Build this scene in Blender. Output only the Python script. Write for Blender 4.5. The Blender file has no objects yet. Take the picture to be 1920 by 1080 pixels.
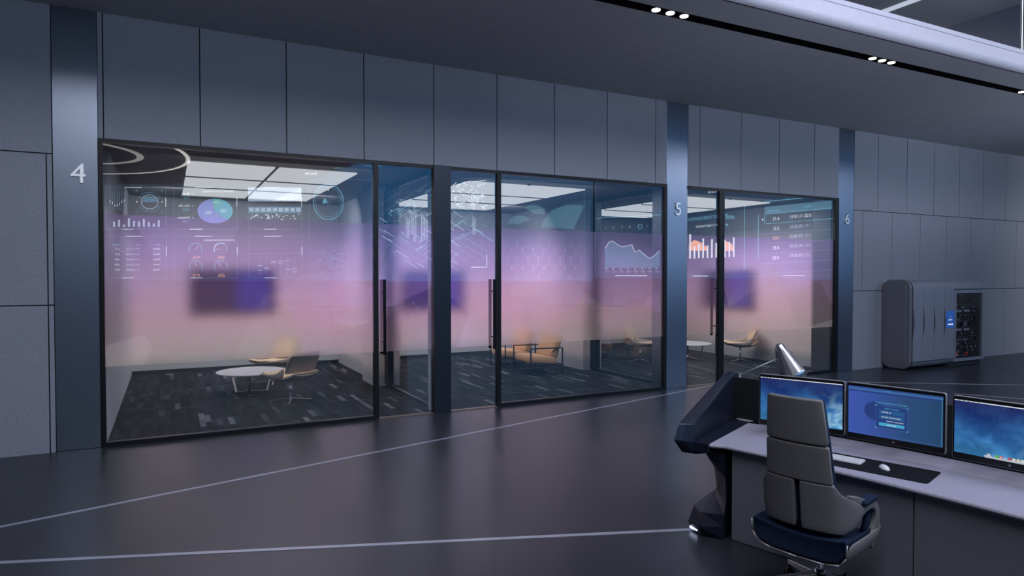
import bpy, bmesh, math, random
from mathutils import Vector, Matrix
random.seed(7)
PI = math.pi
COL = bpy.context.scene.collection
SC = bpy.context.scene

# ------------------------------------------------------------------ camera
F, CX, CY, H = 1237.0, 960.0, 540.0, 2.1
YAW = math.atan(644 / F); PITCH = math.atan(25 / F)
FW = Vector((math.sin(YAW) * math.cos(PITCH), math.cos(YAW) * math.cos(PITCH), -math.sin(PITCH)))
RT = Vector((math.cos(YAW), -math.sin(YAW), 0)); UP = RT.cross(FW)
EYE = Vector((0, 0, H))
def ray(x, y): return FW * F + RT * (x - CX) - UP * (y - CY)
def on_z(x, y, z=0.0):
    d = ray(x, y); return EYE + d * ((z - H) / d.z)
def on_y(x, y, Y):
    d = ray(x, y); return EYE + d * (Y / d.y)
def at_depth(x, y, dep): return EYE + ray(x, y) * (dep / F)

cam_d = bpy.data.cameras.new('camera'); cam = bpy.data.objects.new('camera', cam_d); COL.objects.link(cam)
cam_d.sensor_width = 36.0; cam_d.lens = F / 1920 * 36.0; cam_d.clip_end = 200
cam.matrix_world = Matrix(((RT.x, UP.x, -FW.x, EYE.x), (RT.y, UP.y, -FW.y, EYE.y), (RT.z, UP.z, -FW.z, EYE.z), (0, 0, 0, 1)))
SC.camera = cam
SC.view_settings.view_transform = 'Standard'
SC.view_settings.look = 'None'
SC.cycles.use_denoising = True
SC.cycles.max_bounces = 14; SC.cycles.diffuse_bounces = 4; SC.cycles.glossy_bounces = 4
SC.cycles.transmission_bounces = 8; SC.cycles.transparent_max_bounces = 24
SC.cycles.caustics_refractive = False; SC.cycles.caustics_reflective = False
SC.cycles.sample_clamp_indirect = 4.0

# ------------------------------------------------------------------ materials
def mat(name):
    m = bpy.data.materials.new(name); m.use_nodes = True; m.node_tree.nodes.clear()
    nt = m.node_tree; out = nt.nodes.new('ShaderNodeOutputMaterial')
    return m, nt, out
def N(nt, t, **kw):
    n = nt.nodes.new(t)
    for k, v in kw.items():
        if k.startswith('i_'): n.inputs[k[2:].replace('_', ' ')].default_value = v
        elif k.startswith('n'): pass
        else: setattr(n, k, v)
    return n
def L(nt, a, b): nt.links.new(a, b)
def ramp(nt, src, stops, interp='LINEAR'):
    r = nt.nodes.new('ShaderNodeValToRGB'); r.color_ramp.interpolation = interp
    e = r.color_ramp.elements
    while len(e) > 1: e.remove(e[-1])
    e[0].position = stops[0][0]; e[0].color = (*stops[0][1], 1)
    for p, c in stops[1:]:
        q = e.new(p); q.color = (*c, 1)
    nt.links.new(src, r.inputs[0]); return r
def mathn(nt, op, a, b=None, clamp=False):
    n = nt.nodes.new('ShaderNodeMath'); n.operation = op; n.use_clamp = clamp
    for i, v in enumerate((a, b)):
        if v is None: continue
        if isinstance(v, (int, float)): n.inputs[i].default_value = v
        else: nt.links.new(v, n.inputs[i])
    return n.outputs[0]

def pbr(name, col, rough=.5, metal=0.0, noise=0.0, nscale=40, bump=0.0, spec=.5, stretch=None, coat=0.0, aniso=0.0, sheen=0.0):
    m, nt, out = mat(name)
    p = nt.nodes.new('ShaderNodeBsdfPrincipled'); L(nt, p.outputs[0], out.inputs[0])
    p.inputs['Base Color'].default_value = (*col, 1); p.inputs['Roughness'].default_value = rough
    p.inputs['Metallic'].default_value = metal; p.inputs['Specular IOR Level'].default_value = spec
    p.inputs['Coat Weight'].default_value = coat; p.inputs['Anisotropic'].default_value = aniso
    p.inputs['Sheen Weight'].default_value = sheen
    if noise or bump:
        tc = nt.nodes.new('ShaderNodeTexCoord'); mp = nt.nodes.new('ShaderNodeMapping')
        if stretch: mp.inputs['Scale'].default_value = stretch
        L(nt, tc.outputs['Object'], mp.inputs[0])
        nz = nt.nodes.new('ShaderNodeTexNoise'); nz.inputs['Scale'].default_value = nscale; nz.inputs['Detail'].default_value = 4
        L(nt, mp.outputs[0], nz.inputs['Vector'])
        if noise:
            r = ramp(nt, nz.outputs['Fac'], [(.3, tuple(c * (1 - noise) for c in col)), (.7, tuple(min(1, c * (1 + noise)) for c in col))])
            L(nt, r.outputs[0], p.inputs['Base Color'])
        if bump:
            b = nt.nodes.new('ShaderNodeBump'); b.inputs['Strength'].default_value = bump; b.inputs['Distance'].default_value = .004
            L(nt, nz.outputs['Fac'], b.inputs['Height']); L(nt, b.outputs[0], p.inputs['Normal'])
    return m
def emit(name, col, s, sampled=False):
    m, nt, out = mat(name)
    e = nt.nodes.new('ShaderNodeEmission'); e.inputs[0].default_value = (*col, 1); e.inputs[1].default_value = s
    L(nt, e.outputs[0], out.inputs[0])
    if not sampled: m.cycles.emission_sampling = 'NONE'
    return m

M = {}
M['panel'] = pbr('wall_panel_cloth', (.30, .32, .38), .75, noise=.10, nscale=55, bump=.25, spec=.25)
M['joint'] = pbr('panel_joint', (.02, .022, .03), .8)
M['soffit'] = pbr('soffit_paint', (.30, .315, .37), .85, noise=.04, nscale=6, spec=.2)
M['steel'] = pbr('brushed_pillar_steel', (.29, .325, .40), .34, 1.0, noise=.05, nscale=30, stretch=(60, 60, .6), aniso=.5)
M['chrome'] = pbr('chrome', (.75, .76, .8), .12, 1.0)
M['number'] = pbr('satin_number_metal', (.86, .87, .9), .42, .85)
M['alu'] = pbr('brushed_aluminium', (.68, .68, .71), .26, 1.0, noise=.06, nscale=20, stretch=(40, 40, .5), aniso=.6)
M['frame'] = pbr('black_frame_metal', (.007, .008, .010), .4, .0, spec=.3)
M['post'] = pbr('dark_post_metal', (.025, .03, .042), .38, .6)
M['handle'] = pbr('handle_metal', (.02, .018, .02), .25, .8)
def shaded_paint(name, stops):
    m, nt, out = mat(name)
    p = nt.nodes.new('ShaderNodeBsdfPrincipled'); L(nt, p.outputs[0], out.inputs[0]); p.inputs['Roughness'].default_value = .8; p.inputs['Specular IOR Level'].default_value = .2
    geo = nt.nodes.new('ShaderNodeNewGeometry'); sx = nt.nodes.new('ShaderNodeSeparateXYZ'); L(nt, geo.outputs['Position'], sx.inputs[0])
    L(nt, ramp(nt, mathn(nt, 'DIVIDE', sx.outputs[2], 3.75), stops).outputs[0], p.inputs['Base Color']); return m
M['roomwall'] = shaded_paint('room_wall_shaded_top', [(0, (.38, .40, .44)), (.72, (.40, .42, .47)), (.82, (.15, .16, .19)), (1, (.12, .13, .155))])  # shade under the ceiling is put into the wall colour
M['roomceil'] = pbr('room_ceiling_paint', (.085, .09, .10), .8)
M['skirt'] = pbr('black_skirting', (.012, .012, .015), .5)
M['thresh'] = pbr('threshold_bronze', (.20, .17, .15), .4, .3)
M['slot'] = pbr('slot_black', (.002, .002, .003), .9, spec=.05)
M['fascia'] = pbr('fascia_white_metal', (.46, .47, .56), .5, .0, noise=.03, nscale=9)
M['line'] = pbr('inlay_strip', (.50, .53, .62), .30, .4)
M['black'] = pbr('black_plastic', (.008, .008, .010), .3)
M['blackmatte'] = pbr('black_matte', (.010, .011, .014), .6)
M['navy'] = pbr('navy_lacquer', (.010, .014, .030), .38, .2, noise=.1, nscale=14)
M['navyfab'] = pbr('navy_fabric', (.008, .018, .046), .8, noise=.25, nscale=160, bump=.3, spec=.2)
M['chairgrey'] = pbr('grey_shell_fabric', (.155, .155, .162), .62, noise=.10, nscale=220, bump=.25)
M['desktop'] = pbr('desktop_laminate', (.36, .355, .45), .42, .0, noise=.03, nscale=30)
M['deskpanel'] = pbr('desk_front_panel', (.20, .21, .25), .5, .1, noise=.05, nscale=50)
M['rim'] = pbr('silver_rim', (.46, .46, .50), .42, .6)
M['white'] = pbr('white_plastic', (.75, .76, .80), .35)
M['keygrey'] = pbr('key_grey', (.55, .56, .62), .5)
M['mat'] = pbr('desk_mat_felt', (.012, .013, .017), .95, noise=.3, nscale=300, spec=.08)
M['marble'] = pbr('white_marble', (.72, .73, .76), .3, noise=.08, nscale=7)
M['shell'] = pbr('taupe_shell', (.50, .42, .37), .65, noise=.12, nscale=120)
M['tan'] = pbr('tan_leather', (.82, .60, .41), .6, noise=.08, nscale=60, bump=.15)
M['tan2'] = pbr('brown_tan_leather', (.74, .44, .23), .55, noise=.12, nscale=50, bump=.15)
M['bronze'] = pbr('dark_steel_tube', (.10, .10, .11), .3, .9)
M['cab'] = pbr('cabinet_grey_metal', (.30, .32, .385), .5, .2, noise=.04, nscale=25)
M['cabdark'] = pbr('cabinet_end_grey', (.19, .20, .235), .48, .3, noise=.05, nscale=80, stretch=(1, 1, 14))
M['pocket'] = pbr('recess_grey', (.09, .095, .115), .5)
M['gasket'] = pbr('rubber_gasket', (.006, .006, .008), .6)
M['rack'] = pbr('rack_black', (.045, .045, .05), .5)
M['rackgrey'] = pbr('rack_unit_grey', (.34, .34, .36), .5, .1)
M['lens'] = emit('spot_lens_white', (1, .98, .96), 6)
M['lightpanel'] = emit('ceiling_diffuser', (.95, .97, 1.0), .62, True)
M['striplight'] = emit('strip_light_white', (.85, .9, 1.0), 1.1)
M['footlight'] = emit('foot_light_blue_white', (.6, .7, 1.0), 2.2)
M['upperwall'] = pbr('upper_navy_wall', (.06, .08, .15), .7)
M['upperceil'] = pbr('upper_ceiling', (.22, .225, .25), .7)

# floor: dark polished resin
m, nt, out = mat('polished_dark_floor')
p = nt.nodes.new('ShaderNodeBsdfPrincipled'); L(nt, p.outputs[0], out.inputs[0])
p.inputs['Base Color'].default_value = (.030, .033, .043, 1); p.inputs['Specular IOR Level'].default_value = .62
geo = nt.nodes.new('ShaderNodeNewGeometry'); nz = nt.nodes.new('ShaderNodeTexNoise'); nz.inputs['Scale'].default_value = .9; nz.inputs['Detail'].default_value = 3
L(nt, geo.outputs['Position'], nz.inputs['Vector'])
mr = nt.nodes.new('ShaderNodeMapRange'); mr.inputs['To Min'].default_value = .27; mr.inputs['To Max'].default_value = .34
L(nt, nz.outputs['Fac'], mr.inputs['Value']); L(nt, mr.outputs[0], p.inputs['Roughness'])
M['floor'] = m

# carpet: dark planks with odd pale ones
m, nt, out = mat('plank_carpet')
p = nt.nodes.new('ShaderNodeBsdfPrincipled'); L(nt, p.outputs[0], out.inputs[0]); p.inputs['Roughness'].default_value = .95; p.inputs['Specular IOR Level'].default_value = .1
geo = nt.nodes.new('ShaderNodeNewGeometry'); sx = nt.nodes.new('ShaderNodeSeparateXYZ'); L(nt, geo.outputs['Position'], sx.inputs[0])
cb = nt.nodes.new('ShaderNodeCombineXYZ'); L(nt, sx.outputs[1], cb.inputs[0]); L(nt, sx.outputs[0], cb.inputs[1])
bk = nt.nodes.new('ShaderNodeTexBrick'); bk.inputs['Scale'].default_value = 1.0; bk.inputs['Brick Width'].default_value = .50; bk.inputs['Row Height'].default_value = .075
bk.inputs['Mortar Size'].default_value = .0; bk.inputs['Color1'].default_value = (0, 0, 0, 1); bk.inputs['Color2'].default_value = (1, 1, 1, 1); bk.offset = .37; bk.offset_frequency = 3
L(nt, cb.outputs[0], bk.inputs['Vector'])
r1 = ramp(nt, bk.outputs['Color'], [(0, (.012, .0135, .016)), (.55, (.022, .024, .029)), (.90, (.034, .036, .042)), (.945, (.085, .09, .10)), (1, (.17, .18, .20))])
nz = nt.nodes.new('ShaderNodeTexNoise'); nz.inputs['Scale'].default_value = 60; mp = nt.nodes.new('ShaderNodeMapping'); mp.inputs['Scale'].default_value = (1, .06, 1)
L(nt, geo.outputs['Position'], mp.inputs[0]); L(nt, mp.outputs[0], nz.inputs['Vector'])
mx = nt.nodes.new('ShaderNodeMix'); mx.data_type = 'RGBA'; mx.blend_type = 'MULTIPLY'; mx.inputs[0].default_value = .8
L(nt, r1.outputs[0], mx.inputs[6]); r2 = ramp(nt, nz.outputs['Fac'], [(.3, (.5, .5, .5)), (.7, (1.25, 1.25, 1.25))]); L(nt, r2.outputs[0], mx.inputs[7])
L(nt, mx.outputs[2], p.inputs['Base Color']); M['carpet'] = m

# room walls: violet to sand glow and shaded top painted into the colour
m, nt, out = mat('painted_wall_glow')
p = nt.nodes.new('ShaderNodeBsdfPrincipled'); L(nt, p.outputs[0], out.inputs[0]); p.inputs['Roughness'].default_value = .8; p.inputs['Specular IOR Level'].default_value = .2
geo = nt.nodes.new('ShaderNodeNewGeometry'); sx = nt.nodes.new('ShaderNodeSeparateXYZ'); L(nt, geo.outputs['Position'], sx.inputs[0])
t = mathn(nt, 'DIVIDE', sx.outputs[2], 3.75)
r1 = ramp(nt, t, [(0, (.40, .42, .45)), (.05, (.42, .43, .45)), (.10, (.80, .70, .70)), (.30, (.90, .68, .76)), (.50, (.83, .67, .82)), (.68, (.56, .46, .61)), (.78, (.30, .27, .35)), (.86, (.15, .16, .19)), (1, (.12, .13, .155))])
L(nt, r1.outputs[0], p.inputs['Base Color']); M['wallglow'] = m

# clear glass with reflection
m, nt, out = mat('clear_glass')
tr = nt.nodes.new('ShaderNodeBsdfTransparent'); tr.inputs[0].default_value = (.95, .96, .975, 1)
gl = nt.nodes.new('ShaderNodeBsdfGlossy'); gl.inputs['Roughness'].default_value = .0; gl.inputs[0].default_value = (1, 1, 1, 1)
geo = nt.nodes.new('ShaderNodeNewGeometry'); vd = nt.nodes.new('ShaderNodeVectorMath'); vd.operation = 'DOT_PRODUCT'
L(nt, geo.outputs['Normal'], vd.inputs[0]); L(nt, geo.outputs['Incoming'], vd.inputs[1])
om = mathn(nt, 'SUBTRACT', 1.0, mathn(nt, 'ABSOLUTE', vd.outputs['Value']), True)
fac = mathn(nt, 'MULTIPLY_ADD', mathn(nt, 'POWER', om, 5.0), .94); fac.node.inputs[2].default_value = .055
mx = nt.nodes.new('ShaderNodeMixShader'); L(nt, fac, mx.inputs[0]); L(nt, tr.outputs[0], mx.inputs[1]); L(nt, gl.outputs[0], mx.inputs[2]); L(nt, mx.outputs[0], out.inputs[0])
M['glass'] = m
m, nt, out = mat('smoked_glass')
tr = nt.nodes.new('ShaderNodeBsdfTransparent'); tr.inputs[0].default_value = (.85, .86, .88, 1)
gl = nt.nodes.new('ShaderNodeBsdfGlossy'); gl.inputs['Roughness'].default_value = .03
mx = nt.nodes.new('ShaderNodeMixShader'); mx.inputs[0].default_value = .07; L(nt, tr.outputs[0], mx.inputs[1]); L(nt, gl.outputs[0], mx.inputs[2]); L(nt, mx.outputs[0], out.inputs[0])
M['smoke'] = m
m, nt, out = mat('railing_glass')
tr = nt.nodes.new('ShaderNodeBsdfTransparent'); tr.inputs[0].default_value = (.80, .82, .86, 1)
gl = nt.nodes.new('ShaderNodeBsdfGlossy'); gl.inputs['Roughness'].default_value = .02
mx = nt.nodes.new('ShaderNodeMixShader'); mx.inputs[0].default_value = .12; L(nt, tr.outputs[0], mx.inputs[1]); L(nt, gl.outputs[0], mx.inputs[2]); L(nt, mx.outputs[0], out.inputs[0])
M['railglass'] = m

# frosted film printed with faceted gradient; its emission stands in for scattered room light
m, nt, out = mat('frosted_gradient_film')
geo = nt.nodes.new('ShaderNodeNewGeometry'); sx = nt.nodes.new('ShaderNodeSeparateXYZ'); L(nt, geo.outputs['Position'], sx.inputs[0])
vo = nt.nodes.new('ShaderNodeTexVoronoi'); vo.inputs['Scale'].default_value = .85; vo.inputs['Randomness'].default_value = 1.0; L(nt, geo.outputs['Position'], vo.inputs['Vector'])
sv = nt.nodes.new('ShaderNodeSeparateColor'); L(nt, vo.outputs['Color'], sv.inputs[0])
jit = mathn(nt, 'MULTIPLY', mathn(nt, 'SUBTRACT', sv.outputs[0], .5), .16)
t = mathn(nt, 'DIVIDE', mathn(nt, 'SUBTRACT', sx.outputs[2], .975), 1.86)
t2 = mathn(nt, 'ADD', t, jit, True)
tint = ramp(nt, t2, [(0, (.97, .95, .93)), (.25, (.99, .91, .92)), (.5, (.98, .88, .97)), (.8, (.92, .84, .97)), (1, (.90, .84, .93))])
veil0 = ramp(nt, t2, [(0, (.34, .28, .28)), (.25, (.36, .24, .30)), (.5, (.33, .20, .34)), (.8, (.23, .16, .28)), (1, (.18, .13, .20))])
nzf = nt.nodes.new('ShaderNodeTexNoise'); nzf.inputs['Scale'].default_value = .42; nzf.inputs['Detail'].default_value = 1; L(nt, geo.outputs['Position'], nzf.inputs['Vector'])
pf = mathn(nt, 'MULTIPLY', ramp(nt, mathn(nt, 'ADD', nzf.outputs['Fac'], mathn(nt, 'MULTIPLY', jit, .6)), [(.46, (0, 0, 0)), (.66, (1, 1, 1))]).outputs[0], .75)
veil = nt.nodes.new('ShaderNodeMix'); veil.data_type = 'RGBA'; L(nt, pf, veil.inputs[0]); L(nt, veil0.outputs[0], veil.inputs[6]); veil.inputs[7].default_value = (.36, .22, .58, 1)
facet = mathn(nt, 'MULTIPLY_ADD', sv.outputs[1], .85); facet.node.inputs[2].default_value = .62
rf = nt.nodes.new('ShaderNodeBsdfRefraction'); rf.inputs['IOR'].default_value = 1.2; rf.inputs['Roughness'].default_value = .27; L(nt, tint.outputs[0], rf.inputs[0])
tl = nt.nodes.new('ShaderNodeBsdfTranslucent'); L(nt, veil.outputs[2], tl.inputs[0])
em = nt.nodes.new('ShaderNodeEmission'); L(nt, veil.outputs[2], em.inputs[0]); L(nt, mathn(nt, 'MULTIPLY', facet, .14), em.inputs[1])
a1 = nt.nodes.new('ShaderNodeMixShader'); a1.inputs[0].default_value = .06; L(nt, rf.outputs[0], a1.inputs[1]); L(nt, tl.outputs[0], a1.inputs[2])
ad = nt.nodes.new('ShaderNodeAddShader'); L(nt, a1.outputs[0], ad.inputs[0]); L(nt, em.outputs[0], ad.inputs[1]); L(nt, ad.outputs[0], out.inputs[0])
m.cycles.emission_sampling = 'NONE'
M['film'] = m

# starry wallpaper (monitors)
m, nt, out = mat('nebula_wallpaper')
tc = nt.nodes.new('ShaderNodeTexCoord'); sx = nt.nodes.new('ShaderNodeSeparateXYZ'); L(nt, tc.outputs['UV'], sx.inputs[0])
def noise(scale, det=6, dist=0., off=0.):
    mp = nt.nodes.new('ShaderNodeMapping'); mp.inputs['Location'].default_value = (off, off * .7, 0); mp.inputs['Scale'].default_value = (1.55, 1, 1)
    L(nt, tc.outputs['UV'], mp.inputs[0]); n_ = nt.nodes.new('ShaderNodeTexNoise'); n_.inputs['Scale'].default_value = scale; n_.inputs['Detail'].default_value = det; n_.inputs['Distortion'].default_value = dist
    L(nt, mp.outputs[0], n_.inputs['Vector']); return n_.outputs['Fac']
base = ramp(nt, sx.outputs[1], [(0, (.035, .17, .36)), (.35, (.025, .11, .33)), (.7, (.012, .04, .18)), (1, (.02, .025, .13))])
def add(c1, c2, f, blend='ADD'):
    mx = nt.nodes.new('ShaderNodeMix'); mx.data_type = 'RGBA'; mx.blend_type = blend
    L(nt, f, mx.inputs[0]); L(nt, c1, mx.inputs[6])
    if isinstance(c2, tuple): mx.inputs[7].default_value = (*c2, 1)
    else: L(nt, c2, mx.inputs[7])
    return mx.outputs[2]
n1 = noise(2.4, 8, .4)
mist = ramp(nt, n1, [(.42, (0, 0, 0)), (.72, (1, 1, 1))])
fade = mathn(nt, 'SUBTRACT', 1.05, sx.outputs[1], True)
c = add(base.outputs[0], (.065, .25, .48), mathn(nt, 'MULTIPLY', mist.outputs[0], fade))
n2 = noise(3.2, 9, 1.2, 3.1)
cl = ramp(nt, n2, [(.40, (0, 0, 0)), (.60, (1, 1, 1))])
xr = nt.nodes.new('ShaderNodeMapRange'); xr.inputs['From Min'].default_value = .55; xr.inputs['From Max'].default_value = .95; L(nt, sx.outputs[0], xr.inputs['Value'])
yr = nt.nodes.new('ShaderNodeMapRange'); yr.inputs['From Min'].default_value = .85; yr.inputs['From Max'].default_value = .25; L(nt, sx.outputs[1], yr.inputs['Value'])
c = add(c, (.26, .36, .29), mathn(nt, 'MULTIPLY', cl.outputs[0], mathn(nt, 'MULTIPLY', xr.outputs[0], yr.outputs[0])))
vo = nt.nodes.new('ShaderNodeTexVoronoi'); vo.inputs['Scale'].default_value = 26; mp = nt.nodes.new('ShaderNodeMapping'); mp.inputs['Scale'].default_value = (1.55, 1, 1); L(nt, tc.outputs['UV'], mp.inputs[0]); L(nt, mp.outputs[0], vo.inputs['Vector'])
st = mathn(nt, 'LESS_THAN', vo.outputs['Distance'], .07)
sc2 = nt.nodes.new('ShaderNodeSeparateColor'); L(nt, vo.outputs['Color'], sc2.inputs[0])
st = mathn(nt, 'MULTIPLY', st, mathn(nt, 'GREATER_THAN', sc2.outputs[0], .45))
c = add(c, (.45, .6, .8), st)
em = nt.nodes.new('ShaderNodeEmission'); L(nt, c, em.inputs[0]); em.inputs[1].default_value = .85; L(nt, em.outputs[0], out.inputs[0])
M['nebula'] = m
# login screen
m, nt, out = mat('login_screen_blue')
tc = nt.nodes.new('ShaderNodeTexCoord'); sx = nt.nodes.new('ShaderNodeSeparateXYZ'); L(nt, tc.outputs['UV'], sx.inputs[0])
r1 = ramp(nt, sx.outputs[0], [(0, (.062, .115, .50)), (.25, (.052, .105, .42)), (.6, (.035, .09, .24)), (1, (.026, .075, .18))])
em = nt.nodes.new('ShaderNodeEmission'); L(nt, r1.outputs[0], em.inputs[0]); em.inputs[1].default_value = .80; L(nt, em.outputs[0], out.inputs[0])
M['login'] = m
# television picture: dusky violet with a blue patch
m, nt, out = mat('television_picture')
tc = nt.nodes.new('ShaderNodeTexCoord'); sx = nt.nodes.new('ShaderNodeSeparateXYZ'); L(nt, tc.outputs['UV'], sx.inputs[0])
r1 = ramp(nt, sx.outputs[0], [(0, (.030, .012, .085)), (.50, (.024, .010, .12)), (.56, (.04, .04, .62)), (.85, (.05, .05, .72)), (1, (.03, .012, .20))])
em = nt.nodes.new('ShaderNodeEmission'); L(nt, r1.outputs[0], em.inputs[0]); em.inputs[1].default_value = .35
gl = nt.nodes.new('ShaderNodeBsdfPrincipled'); gl.inputs['Base Color'].default_value = (.006, .004, .015, 1); gl.inputs['Roughness'].default_value = .5; gl.inputs['Specular IOR Level'].default_value = .1
ad = nt.nodes.new('ShaderNodeAddShader'); L(nt, em.outputs[0], ad.inputs[0]); L(nt, gl.outputs[0], ad.inputs[1]); L(nt, ad.outputs[0], out.inputs[0])
m.cycles.emission_sampling = 'NONE'; M['tvscreen'] = m
# big display face: dark blue, brighter toward the middle
m, nt, out = mat('display_wall_blue')
tc = nt.nodes.new('ShaderNodeTexCoord'); sx = nt.nodes.new('ShaderNodeSeparateXYZ'); L(nt, tc.outputs['UV'], sx.inputs[0])
r1 = ramp(nt, sx.outputs[0], [(0, (.04, .055, .07)), (.42, (.045, .08, .12)), (.58, (.05, .22, .52)), (.8, (.05, .20, .46)), (1, (.05, .18, .40))])
em = nt.nodes.new('ShaderNodeEmission'); L(nt, r1.outputs[0], em.inputs[0]); em.inputs[1].default_value = 2.3; L(nt, em.outputs[0], out.inputs[0])
M['display'] = m
M['hcyan'] = emit('hud_cyan', (.20, .62, .85), 5.0)
M['hdim'] = emit('hud_dim_blue', (.14, .40, .62), 3.0)
M['hwhite'] = emit('hud_white', (.85, .95, 1.0), 6.5)
M['hgrey'] = emit('hud_pale', (.60, .75, .95), 4.5)
M['horange'] = emit('hud_orange', (1.0, .45, .22), 7.0)
M['hviolet'] = emit('hud_violet', (.30, .36, .95), 4.5)
M['hteal'] = emit('hud_teal', (.12, .62, .62), 4.5)
M['hsky'] = emit('hud_sky', (.15, .60, .85), 4.5)
M['hred'] = emit('hud_red', (.6, .08, .07), .55)
M['scyan'] = emit('screen_cyan', (.10, .42, .62), .9)
M['sline'] = emit('screen_line_blue', (.075, .20, .52), .65)
M['spanel'] = emit('screen_panel_blue', (.03, .13, .34), .75)
M['sdark'] = emit('screen_dark_blue', (.028, .06, .24), .8)
M['swhite'] = emit('screen_white', (.85, .92, 1.0), .8)
M['sbar'] = emit('screen_bar_cyan', (.07, .42, .66), .85)
M['cabscreen'] = emit('cabinet_screen_blue', (.022, .085, .36), .9)

# ------------------------------------------------------------------ mesh helpers
def tag(o, label=None, cat=None, group=None, kind=None):
    if label: o['label'] = label
    if cat: o['category'] = cat
    if group: o['group'] = group
    if kind: o['kind'] = kind
    return o
def empty(name, loc=(0, 0, 0), rz=0.0):
    o = bpy.data.objects.new(name, None); COL.objects.link(o); o.location = loc; o.rotation_euler = (0, 0, rz); o.empty_display_size = .1
    return o
def obj(name, bm, mats, parent=None, smooth=False, mods=None, normals=True):
    if normals: bmesh.ops.recalc_face_normals(bm, faces=bm.faces)
    me = bpy.data.meshes.new(name); bm.to_mesh(me); bm.free()
    if not isinstance(mats, (list, tuple)): mats = [mats]
    for k in mats: me.materials.append(M[k] if isinstance(k, str) else k)
    if smooth:
        for q in me.polygons: q.use_smooth = True
    o = bpy.data.objects.new(name, me); COL.objects.link(o)
    if parent is not None: o.parent = parent
    for f in (mods or []): f(o)
    return o
def subsurf(n=1):
    def f(o):
        s = o.modifiers.new('sub', 'SUBSURF'); s.levels = n; s.render_levels = n
    return f
def bevmod(w, seg=2, ang=40):
    def f(o):
        b = o.modifiers.new('bev', 'BEVEL'); b.width = w; b.segments = seg; b.limit_method = 'ANGLE'; b.angle_limit = math.radians(ang)
    return f
def solid(t, off=-1):
    def f(o):
        s = o.modifiers.new('sol', 'SOLIDIFY'); s.thickness = t; s.offset = off
    return f
def box(bm, x0, x1, y0, y1, z0, z1, mi=0, bev=0.0, mx=None):
    r = bmesh.ops.create_cube(bm, size=1.0)
    T = Matrix.Translation(((x0 + x1) / 2, (y0 + y1) / 2, (z0 + z1) / 2)) @ Matrix.Diagonal((abs(x1 - x0), abs(y1 - y0), abs(z1 - z0), 1))
    if mx is not None: T = mx @ T
    bmesh.ops.transform(bm, matrix=T, verts=r['verts'])
    fs = set(f for v in r['verts'] for f in v.link_faces)
    for f in fs: f.material_index = mi
    if bev > 0:
        es = list(set(e for f in fs for e in f.edges))
        rr = bmesh.ops.bevel(bm, geom=es, offset=bev, segments=2, affect='EDGES', profile=.5)
        for f in rr['faces']: f.material_index = mi
def B(x0, x1, y0, y1, z0, z1, bev=0.0):
    bm = bmesh.new(); box(bm, x0, x1, y0, y1, z0, z1, 0, bev); return bm
def tube(bm, p, q, r, r2=None, seg=12, mi=0, cap=True):
    p, q = Vector(p), Vector(q); d = q - p
    rr = bmesh.ops.create_cone(bm, cap_ends=cap, segments=seg, radius1=r, radius2=r if r2 is None else r2, depth=d.length)
    T = Matrix.Translation((p + q) / 2) @ d.to_track_quat('Z', 'Y').to_matrix().to_4x4()
    bmesh.ops.transform(bm, matrix=T, verts=rr['verts'])
    for f in set(f for v in rr['verts'] for f in v.link_faces): f.material_index = mi
def bar(bm, p, q, w, h, up=(0, 0, 1), mi=0):
    p, q = Vector(p), Vector(q); d = (q - p); x = d.normalized(); u = Vector(up); y = u.cross(x)
    if y.length < 1e-4: y = Vector((0, 1, 0)).cross(x)
    y.normalize(); z = x.cross(y)
    T = Matrix(((x.x, y.x, z.x, 0), (x.y, y.y, z.y, 0), (x.z, y.z, z.z, 0), (0, 0, 0, 1)))
    T = Matrix.Translation((p + q) / 2) @ T
    box(bm, -d.length / 2, d.length / 2, -w / 2, w / 2, -h / 2, h / 2, mi, 0, T)
def prism(bm, pts, axis, a, b, mi=0):
    """closed 2-D outline pts extruded along an axis (0,1,2) from a to b"""
    def P(u, v, w):
        return ((w, u, v), (u, w, v), (u, v, w))[axis]
    A = [bm.verts.new(P(u, v, a)) for u, v in pts]; Bv = [bm.verts.new(P(u, v, b)) for u, v in pts]
    n = len(pts); fs = [bm.faces.new(A[::-1]), bm.faces.new(Bv)]
    for i in range(n): fs.append(bm.faces.new((A[i], A[(i + 1) % n], Bv[(i + 1) % n], Bv[i])))
    for f in fs: f.material_index = mi
def rrect(w, h, r, n=6, cx=0, cy=0):
    out = []
    for (sx, sy, a0) in ((1, 1, 0), (-1, 1, 90), (-1, -1, 180), (1, -1, 270)):
        for k in range(n + 1):
            a = math.radians(a0 + 90 * k / n); out.append((cx + sx * (w / 2 - r) + r * math.cos(a), cy + sy * (h / 2 - r) + r * math.sin(a)))
    return out
def lathe(bm, prof, seg=28, mi=0, mx=None):
    rings = []
    for r, z in prof:
        rings.append([bm.verts.new((r * math.cos(2 * PI * k / seg), r * math.sin(2 * PI * k / seg), z)) for k in range(seg)])
    for a, b in zip(rings, rings[1:]):
        for k in range(seg):
            bm.faces.new((a[k], a[(k + 1) % seg], b[(k + 1) % seg], b[k])).material_index = mi
    for rg, fl in ((rings[0], True), (rings[-1], False)):
        bm.faces.new(rg[::-1] if fl else rg).material_index = mi
    if mx is not None: bmesh.ops.transform(bm, matrix=mx, verts=[v for rg in rings for v in rg])
def loft(bm, loops, closed=True, caps=True, mi=0):
    vs = [[bm.verts.new(p) for p in lp] for lp in loops]
    n = len(vs[0])
    for a, b in zip(vs, vs[1:]):
        for k in range(n if closed else n - 1):
            bm.faces.new((a[k], a[(k + 1) % n], b[(k + 1) % n], b[k])).material_index = mi
    if caps and closed:
        bm.faces.new(vs[0][::-1]); bm.faces.new(vs[-1])
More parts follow.
